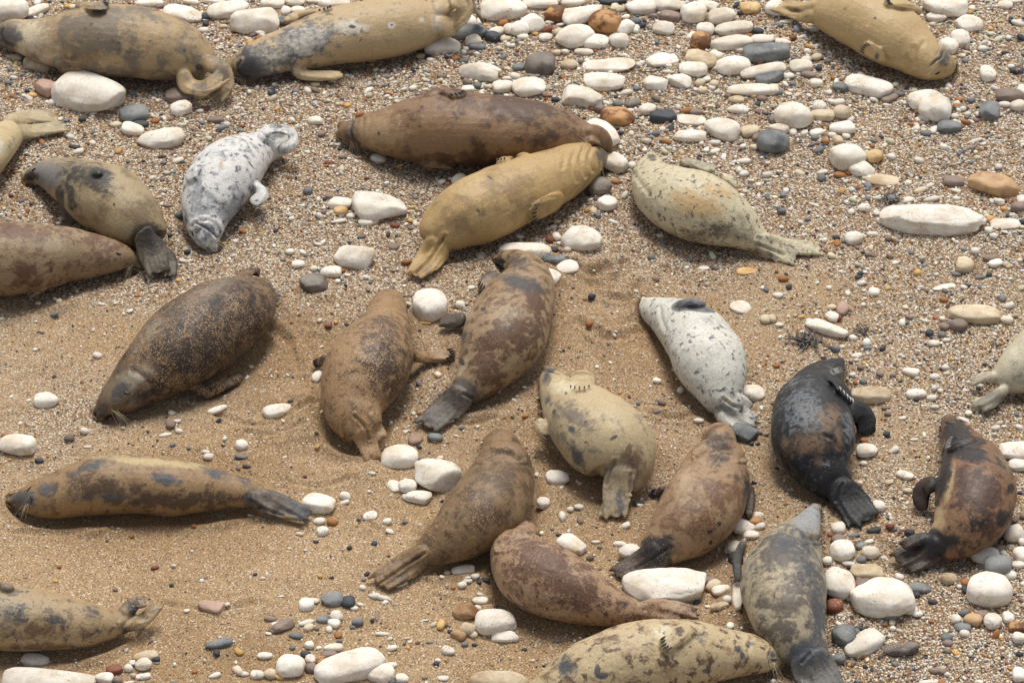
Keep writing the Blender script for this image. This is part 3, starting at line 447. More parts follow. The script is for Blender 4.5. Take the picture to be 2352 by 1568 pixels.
# ------------------------------------------------------------------ seal coats
def coat(name, s):
    def ds(v):
        q = lin(v)*(.72+.26*min(1, np.mean(v)/200)**2); g = q.mean(); return tuple(np.clip(g+(q-g)*1.00, .005, .9))
    c = [ds(v) for v in s['c']]; cF = ds(s.get('cF', (120, 95, 68)))
    s1, t1, s2, t2 = s['sc']; m = NB(name)
    tc = m.add('ShaderNodeTexCoord').outputs['Object']
    q = m.noise(tc, 5, 4, .6, col=True)
    wv = m.add('ShaderNodeVectorMath', operation='MULTIPLY_ADD'); m.L(q, wv.inputs[0]); wv.inputs[1].default_value = (.12,)*3; m.L(tc, wv.inputs[2]); co = wv.outputs[0]
    a = m.add('ShaderNodeAttribute'); a.attribute_name = 'mk'; sp = m.add('ShaderNodeSeparateColor'); m.L(a.outputs['Color'], sp.inputs[0])
    D, Lt, T, M = sp.outputs[0], sp.outputs[1], sp.outputs[2], a.outputs['Alpha']
    a2 = m.add('ShaderNodeAttribute'); a2.attribute_name = 'mk2'; s2n = m.add('ShaderNodeSeparateColor'); m.L(a2.outputs['Color'], s2n.inputs[0])
    Fb, fl, fc, sd_ = s2n.outputs[0], s2n.outputs[1], s2n.outputs[2], a2.outputs['Alpha']
    uv = m.attr('flow', 'Vector')
    n1 = m.noise(co, s1*2.3, 8, .70); n2 = m.noise(co, s2*1.7, 6, .62); nf = m.noise(uv, 1.0, 5, .7); nm = m.noise(co, 16, 6, .7)
    # mottle, spots, then the painted patches with broken, furry borders
    fr = m.math('MULTIPLY', m.math('SUBTRACT', nm, .5), 1.9); fr2 = m.math('MULTIPLY', m.math('SUBTRACT', nf, .5), .7); brk = m.math('ADD', fr, fr2)
    def msk(x, w=.34): return m.step(m.math('ADD', x, m.math('MULTIPLY', brk, m.step(x, .12, .12))), .45, w)
    n1b = m.math('ADD', n1, m.math('MULTIPLY', M, .20)); n1b = m.math('ADD', n1b, m.math('MULTIPLY', fr2, .1))
    col = m.mix(m.step(n1b, t1, .08), c[0], c[1])
    col = m.mix(m.math('MULTIPLY', msk(T, .35), .75), col, c[5]); col = m.mix(m.math('MULTIPLY', msk(Lt, .35), .85), col, c[4]); col = m.mix(m.math('MULTIPLY', msk(Fb, .25), .85), col, cF)
    n2b = m.math('ADD', n2, m.math('MULTIPLY', M, .035)); n2b = m.math('ADD', n2b, m.math('MULTIPLY', fr2, .05))
    col = m.mix(m.math('MULTIPLY', m.step(n2b, t2, .05), .88), col, c[2])
    col = m.mix(m.math('MULTIPLY', msk(D, .30), .92), col, c[3])
    col = m.mix(m.math('MULTIPLY', m.step(m.math('ADD', fl, m.math('MULTIPLY', brk, .35)), .5, .3), .8), col, c[3])
    # lighter and darker hairs
    hair = m.noise(uv, 6.0, 3, .75); col = m.mix(.55, col, m.mix(1.0, col, m.mix(m.rng(hair, .25, .75, 0, 1), (.52, .49, .46), (1.38, 1.36, 1.33)), 'MULTIPLY'))
    sk = m.noise(tc, 120, 2, .8); col = m.mix(.4, col, m.mix(1.0, col, m.mix(m.rng(sk, .3, .7, 0, 1), (.6, .57, .54), (1.35, 1.33, 1.3)), 'MULTIPLY'))
    # grains of sand clinging to the fur
    v = m.add('ShaderNodeTexVoronoi'); m.L(tc, v.inputs['Vector']); v.inputs['Scale'].default_value = 210
    s3 = m.add('ShaderNodeSeparateColor'); m.L(v.outputs['Color'], s3.inputs[0])
    amt = m.math('MULTIPLY', sd_, m.rng(m.noise(co, 4.5, 5, .7), .36, .70, 0, .85))
    col = m.mix(m.math('MULTIPLY', m.step(m.math('ADD', s3.outputs[0], amt), 1.03, .04), .85), col, lin((172, 138, 98)))
    col = m.mix(m.math('MULTIPLY', fc, .9), col, (.012, .010, .010))
    h = m.math('ADD', m.math('MULTIPLY', m.noise(uv, 2.2, 5, .65), .5), m.math('MULTIPLY', sk, .35)); b = m.bump(h, .55, .006)
    b = m.bump(m.noise(co, 14, 4, .6), .35, .02, b)
    m.b.inputs['Sheen Weight'].default_value = .04; m.b.inputs['Sheen Roughness'].default_value = .5
    return m.fin(col, b, m.rng(nm, .3, .7, .42, .62), .38)
def plain(name, col, rough=.5, spec=.5, ns=60, var=.25):
    m = NB(name); tc = m.add('ShaderNodeTexCoord').outputs['Object']; n = m.noise(tc, ns, 4, .6)
    c = m.mix(m.rng(n, .3, .7, 0, 1), tuple(np.array(col)*(1-var)), tuple(np.minimum(np.array(col)*(1+var), 1)))
    return m.fin(c, m.bump(n, .3, .002), rough, spec)
M_claw = plain('claw_horn', lin((38, 38, 42)), .35); M_clawl = plain('pale_claw_horn', lin((172, 172, 172)), .35)
M_eye = plain('closed_eye', (.006, .005, .005), .25); M_wh = plain('whisker_hair', lin((205, 186, 150)), .5)
EYE = Vector(CP)
def cast(bvh, x, y):
    d = Vector(ray(x, y)).normalized(); return bvh.ray_cast(EYE, d)
def build_seal(idx, s):
    X, T, N, U, a, b = s['X'], s['T'], s['N'], s['U'], s['a'], s['b']
    wob = fbm(np.stack([X[:, 0]*3+idx, X[:, 1]*3, X[:, 2]*0], 1), 3)*.02
    # rounded snout cap: add closing rings in front of the nose
    V0, F0 = loft(X, N, U, a*(1+wob), b, 36, .95)
    P = V0-V0.mean(0); V0 = V0+nrm(V0-np.repeat(np.vstack([X, X[:1], X[-1:]])[:, None], 1, 1).reshape(-1, 3)[np.r_[np.repeat(np.arange(70), 36), 70, 71]])*(fbm(V0*4.0+idx, 3)*.018)[:, None]
    bvh = BVHTree.FromPolygons([tuple(v) for v in V0], F0)
    VV = [V0]; FF = [F0]; off = len(V0); paths = []; claws = []
    # muzzle: two whisker pads and a nose pad on the snout
    hd = nrm(np.array(s['head'], float)); nose = X[0]; ax = nrm(X[0]-X[7]); up = nrm(hd-ax*(hd@ax)); sd3 = np.cross(up, ax); hr = a[6]
    def blob(c, r3, A=(None,)):
        nonlocal off
        bm = bmesh.new(); bmesh.ops.create_icosphere(bm, subdivisions=3, radius=1)
        v = np.array([q.co[:] for q in bm.verts]); f = [tuple(q.index for q in p.verts) for p in bm.faces]; bm.free()
        v = c+v[:, :1]*r3[0]*ax+v[:, 1:2]*r3[1]*sd3+v[:, 2:]*r3[2]*up
        VV.append(v); FF.append([tuple(i+off for i in p) for p in f]); off += len(v)
    mz = a[3]
    for q in (-1, 1): blob(X[2]+sd3*q*mz*.42-up*mz*.12, (mz*.95, mz*.55, mz*.62))
    blob(X[1]+up*mz*.15, (mz*.5, mz*.42, mz*.4))
    for kind, pts, wpx, cl, dk in s['fl']:
        wpx *= (s.get('hw', 1.6) if kind == 'H' else 1.12)
        q = crom([(p[0], p[1], p[2] if len(p) > 2 else -1) for p in pts], 14) if False else None
        raw = []; nr = []
        for p in pts:
            if len(p) > 2:
                L = unproj(p[0], p[1], hs_(p[0]*0, 0*p[1])*0+p[2]); L = unproj(p[0], p[1], p[2]+float(hs_(L[0], L[1]))); n = nrm(np.array([0, -.25, 1.0]))
            else:
                hit = cast(bvh, p[0], p[1])
                if hit[0] is not None:
                    hn = np.array(hit[1]); hn = hn if hn@np.array(ray(p[0], p[1])) < 0 else -hn
                    L = np.array(hit[0])+hn*((.014 if kind == 'F' else .004) if raw else (-.012 if kind == 'F' else -.034)); n = hn
                else:
                    L = unproj(p[0], p[1], .04); L = unproj(p[0], p[1], .04+float(hs_(L[0], L[1]))); n = nrm(np.array([0, -.25, 1.0]))
            raw.append(L); nr.append(n)
        n_ = 16; c = crom(raw, n_); nn = nrm(crom(nr, n_)); t = nrm(np.gradient(c, axis=0)); sdv = nrm(np.cross(t, nn)); nn = np.cross(sdv, t)
        tp = nrm(np.gradient(proj(c), axis=0)); npx = np.stack([-tp[:, 1], tp[:, 0]], 1)
        W = []
        for i in range(n_):
            jj = abs(jac(c[i], sdv[i])@npx[i]); W.append(min(.5*wpx/max(jj, 290), .5*wpx*MPP*1.6))
        W = np.array(W); tt = np.linspace(0, 1, n_)
        prof = (.80+.26*np.sin(tt*math.pi*.75)) if kind == 'F' else (.86+.16*np.sin(tt*math.pi))
        W = W*prof; th = ((.034-.014*tt) if kind == 'F' else (.046-.029*sm(.1, .6, tt)))*min(1, .35+wpx/40)
        Wc = W*np.sqrt(np.clip(1-.93*(np.maximum(tt-.62, 0)/.38)**2, .03, 1))*np.r_[.45, .78, .93, np.ones(n_-3)]; th = th*np.r_[.5, .85, np.ones(n_-2)]
        v, f = loft(c, sdv, nn, Wc, np.minimum(th*(1-.60*sm(.2, .6, tt)), Wc), 20); VV.append(v); FF.append([tuple(i+off for i in p) for p in f]); off += len(v)
        nd = 5; ends = (.95, 1.0, 1.0, .95, .86) if kind == 'F' else (1.0, .93, .86, .94, 1.08)
        for d in range(nd):
            u = -1+2*d/(nd-1); i0 = 5; m_ = 12
            tq = np.linspace(i0/(n_-1), 1, m_); cc = np.stack([np.interp(tq, tt, c[:, k]) for k in range(3)], 1); ss = np.stack([np.interp(tq, tt, sdv[:, k]) for k in range(3)], 1); n3 = np.stack([np.interp(tq, tt, nn[:, k]) for k in range(3)], 1)
            ww = np.interp(tq, tt, W); tx = np.interp(tq, tt, th)
            sp_ = np.linspace(.45, .72 if kind == 'F' else .80, m_)*(1 if kind == 'F' else 1-.12*sm(.5, 1, np.linspace(0, 1, m_))); pc = cc+ss*(u*ww*sp_)[:, None]+n3*(tx*.18)[:, None]
            tipv = pc[-1]-pc[-2]; pc = pc+(pc[-1]-pc[0])[None]*((ends[d]-1)*np.linspace(0, 1, m_))[:, None]
            rr = np.maximum(ww*.235, .006)*np.linspace(.7, 1.0, m_); rr[-1] *= .6; rr[-2] *= .9
            v, f = loft(pc, ss, n3, rr, np.maximum(tx*.72, .009)*np.r_[np.ones(m_-2), .85, .5], 10); VV.append(v); FF.append([tuple(i+off for i in p) for p in f]); off += len(v)
            if cl: claws.append((pc[-1]+n3[-1]*tx[-1]*.62-nrm(tipv)*.030, nrm(tipv), n3[-1], ww[-1]))
        paths.append((c, W, dk))
    base = np.array([X[:, 0].mean(), X[:, 1].mean(), float(hs_(X[:, 0].mean(), X[:, 1].mean()))])
    V = np.vstack(VV)-base; Fs = [f for g in FF for f in g]
    tm = mesh_np('tmp', V, Fs); to = bpy.data.objects.new('tmp', tm); C.objects.link(to)
    r = to.modifiers.new('r', 'REMESH'); r.mode = 'VOXEL'; r.voxel_size = .0072; r.use_smooth_shade = True
    q = to.modifiers.new('s', 'SMOOTH'); q.factor = .5; q.iterations = 3
    dg = bpy.context.evaluated_depsgraph_get(); me = bpy.data.meshes.new_from_object(to.evaluated_get(dg))
    bpy.data.objects.remove(to); bpy.data.meshes.remove(tm); me.name = 'seal'
    n = len(me.vertices); v = np.empty(n*3, np.float32); me.vertices.foreach_get('co', v); v = v.reshape(-1, 3).astype(float)
    nv = np.empty(n*3, np.float32); me.vertex_normals.foreach_get('vector', nv); nv = nv.reshape(-1, 3).astype(float)
    # follow the spine: distance along the body and round it, for the lie of the fur
    kd = KDTree(70); [kd.insert(Vector(X[i]-base), i) for i in range(70)]; kd.balance()
    near_i = np.array([kd.find(p)[1] for p in v]); al = np.concatenate([[0], np.cumsum(np.linalg.norm(np.diff(X, axis=0), axis=1))])
    loc = v+base-X[near_i]; along = al[near_i]+(loc*T[near_i]).sum(1); ang = np.arctan2((loc*U[near_i]).sum(1), (loc*N[near_i]).sum(1)); rad = a[near_i]
    # creases, folds and mouth lines; some folds also get shade painted into the colour
    px = proj(v+base); facing = (nv*(CP-(v+base))).sum(1) > 0; face = np.zeros(n)
    for pts, wd, dp, dk in s.get('cr', []):
        pl = crom([(p[0], p[1]) for p in pts], 24); d = np.full(n, 1e9)
        sel = np.where((px[:, 0] > pl[:, 0].min()-12) & (px[:, 0] < pl[:, 0].max()+12) & (px[:, 1] > pl[:, 1].min()-12) & (px[:, 1] < pl[:, 1].max()+12) & facing)[0]
        if len(sel) == 0: continue
        for k in range(23):
            A, B = pl[k], pl[k+1]; ab = B-A; tq = np.clip(((px[sel]-A)@ab)/max(ab@ab, 1e-6), 0, 1); dd = np.linalg.norm(px[sel]-(A+tq[:, None]*ab), axis=1); d[sel] = np.minimum(d[sel], dd)
        g = np.exp(-(d/(wd*1.0))**2); v = v-nv*(dp*g)[:, None]+nv*(.35*dp*np.exp(-((d-wd*2.4)/(wd*1.2))**2))[:, None]; face = np.maximum(face, dk*np.exp(-(d/(wd*.8))**2))
    me.vertices.foreach_set('co', v.astype(np.float32).ravel())
    # mouth line, ears and nostrils
    if s['X'][0][0] > -3.25 and not s.get('away'):
        rel = v+base-X[0]; xa = -(rel@ax); zl = rel@up; yl = rel@sd3
        mline = np.exp(-((zl+.28*mz-.10*xa)/.0055)**2)*sm(.105, .075, xa)*(xa > -.06)
        v = v-nv*(.005*mline)[:, None]; face = np.maximum(face, .85*mline)
        pad = np.exp(-((zl+.02*mz)/(mz*.5))**2)*sm(.09, .03, xa)*np.clip(np.abs(yl)/mz, 0, 1); v = v+nv*(.006*pad)[:, None]
        i_e = int(np.argmin(np.abs(al-.175)))
        for q in (-1, 1): c = X[i_e]+sd3*q*a[i_e]*.92+up*b[i_e]*.3; face = np.maximum(face, .8*np.exp(-(np.linalg.norm(v+base-c, axis=1)/.012)**2))
        me.vertices.foreach_set('co', v.astype(np.float32).ravel())
    fwd = (v+base-X[0]); 
    for q in (-1, 1):
        c = X[0]+sd3*q*mz*.2+up*mz*.35; face = np.maximum(face, .8*np.exp(-(np.linalg.norm(v+base-c, axis=1)/(mz*.22))**2))
    face = np.maximum(face, .7*np.exp(-(np.linalg.norm(v+base-(X[0]+up*mz*.25), axis=1)/(mz*.5))**2))
    mk = np.zeros((n, 4)); F2 = np.zeros((n, 4)); ch = {'D': 0, 'L': 1, 'T': 2, 'M': 3}
    if s.get('cL'): pass
    for x, y, rx, ry, rot, k, st in s['pt']:
        ra = math.radians(rot); dx = px[:, 0]-x; dy = px[:, 1]-y; u = (dx*math.cos(ra)+dy*math.sin(ra))/(rx*1.25); w_ = (-dx*math.sin(ra)+dy*math.cos(ra))/(ry*1.25)
        big = max(rx, ry) > 20
        val = np.clip((1-np.hypot(u, w_)*(1 if big else 1.15))*(1.15 if big else 1.5), 0, 1)*st
        if not big: val = val*facing
        if k == 'F': F2[:, 0] = np.maximum(F2[:, 0], val)
        else: mk[:, ch[k]] = np.maximum(mk[:, ch[k]], val)
    for c, W, dk in paths:
        d = np.full(n, 9.)
        for k in range(4 if dk > .6 else 3, len(c)): d = np.minimum(d, np.linalg.norm(v+base-c[k], axis=1)/(W[k]*1.1+.012))
        F2[:, 1] = np.maximum(F2[:, 1], dk*(1-sm(.8, 1.5, d)))
    F2[:, 2] = face; F2[:, 3] = s['sand']*(.35+.65*sm(.2, .8, nv[:, 2]*.5+.5))*sm(.10, .24, along/al[-1])
    attr_c(me, 'mk', mk); attr_c(me, 'mk2', F2)
    fv = me.attributes.new('flow', 'FLOAT_VECTOR', 'POINT'); fv.data.foreach_set('vector', np.stack([along*9+idx*7, np.cos(ang)*rad*26, np.sin(ang)*rad*26], 1).astype(np.float32).ravel())
    me.update()
    o = link('seal', me, coat('seal_coat', s)); o.location = base
    tag(o, s['lab'], 'seal', 'seals hauled out on the beach')
    for c, d, nrm3, w_ in claws:
        ln = .037; c = c-base; mid = c+d*ln*.6+nrm3*.004; tip = c+d*ln-nrm3*.003; R = np.array([c-d*.008, c, (c+mid)/2+nrm3*.003, mid, tip]); sx = nrm(np.cross(d, nrm3))
        cv, cf = loft(R, np.repeat(sx[None], 5, 0), np.repeat(nrm3[None], 5, 0), np.array([.004, .005, .0048, .0035, .0008]), np.array([.006, .007, .006, .004, .001]), 8)
        link('claw', mesh_np('claw', cv, cf), M_clawl if s['ref'] in ('black seal', 'black-and-brown seal') else M_claw, o)
    b2 = BVHTree.FromPolygons([tuple(p) for p in (v+base)], [tuple(p.vertices) for p in me.polygons])
    eyes = []
    for x, y, rot in s.get('ey', []):
        hit = cast(b2, x, y)
        if hit[0] is not None: eyes.append((hit, rot))
    if not eyes and not s.get('away') and s['X'][0][0] > -3.25:
        i_e = int(np.argmin(np.abs(al-.115)))
        for q in (-1, 1):
            dr = Vector(nrm(sd3*q*.8+up*.5)); hit = b2.ray_cast(Vector(X[i_e])+dr*.3, -dr)
            if hit[0] is not None and np.array(hit[1])@nrm(CP-X[i_e]) > .2:
                pa = proj(np.array([hit[0], np.array(hit[0])+ax*.05])); eyes.append((hit, math.degrees(math.atan2(pa[1, 1]-pa[0, 1], pa[1, 0]-pa[0, 0]))))
    for hit, rot in eyes:
        ra = math.radians(rot); n3 = np.array(hit[1]); dx = nrm(CR*math.cos(ra)-CU*math.sin(ra)); dx = nrm(dx-n3*(dx@n3)); dy = np.cross(n3, dx)
        u = np.linspace(-1, 1, 11); R = np.array(hit[0])-base+dx*(u*.021)[:, None]+dy*(-.004*(1-u*u))[:, None]
        h_ = np.maximum(.0065*np.sqrt(np.clip(1-u*u, 0, 1)), .0006)
        cv, cf = loft(R, np.repeat(dy[None], 11, 0), np.repeat(n3[None], 11, 0), h_, h_*.8, 10); link('eye', mesh_np('eye', cv, cf), M_eye, o)
    for x, y, ang_, spread, ln, cnt in s.get('wk', []):
        cv_, cf_, of = [], [], 0
        for k in range(cnt):
            hit = cast(b2, x+random.uniform(-7, 7), y+random.uniform(-5, 5))
            if hit[0] is None: continue
            ra = math.radians(ang_+random.uniform(-spread, spread)/2); d = CR*math.cos(ra)-CU*math.sin(ra); n3 = np.array(hit[1]); L_ = ln*random.uniform(.6, 1.1)
            p0 = np.array(hit[0])-base; u = np.linspace(0, 1, 6); R = p0+(d+n3*.45)*(u*L_)[:, None]-ZUP*(u*u*L_*.3)[:, None]
            R[:, 2] = np.maximum(R[:, 2], .004); t = nrm(np.gradient(R, axis=0)); sx = nrm(np.cross(t, CF)); ux = np.cross(sx, t); w_ = .0009*(1-.7*u)
            a_, f_ = loft(R, sx, ux, w_, w_, 5); cv_.append(a_); cf_ += [tuple(i+of for i in p) for p in f_]; of += len(a_)
        if cv_: link('whisker_tuft', mesh_np('whiskers', np.vstack(cv_), cf_), M_wh, o)
    return o
import time as _t
t0 = _t.time()
for i, s in enumerate(SEALS): s['obj'] = build_seal(i, s)
print('seals', round(_t.time()-t0, 1), sum(len(s['obj'].data.vertices) for s in SEALS))
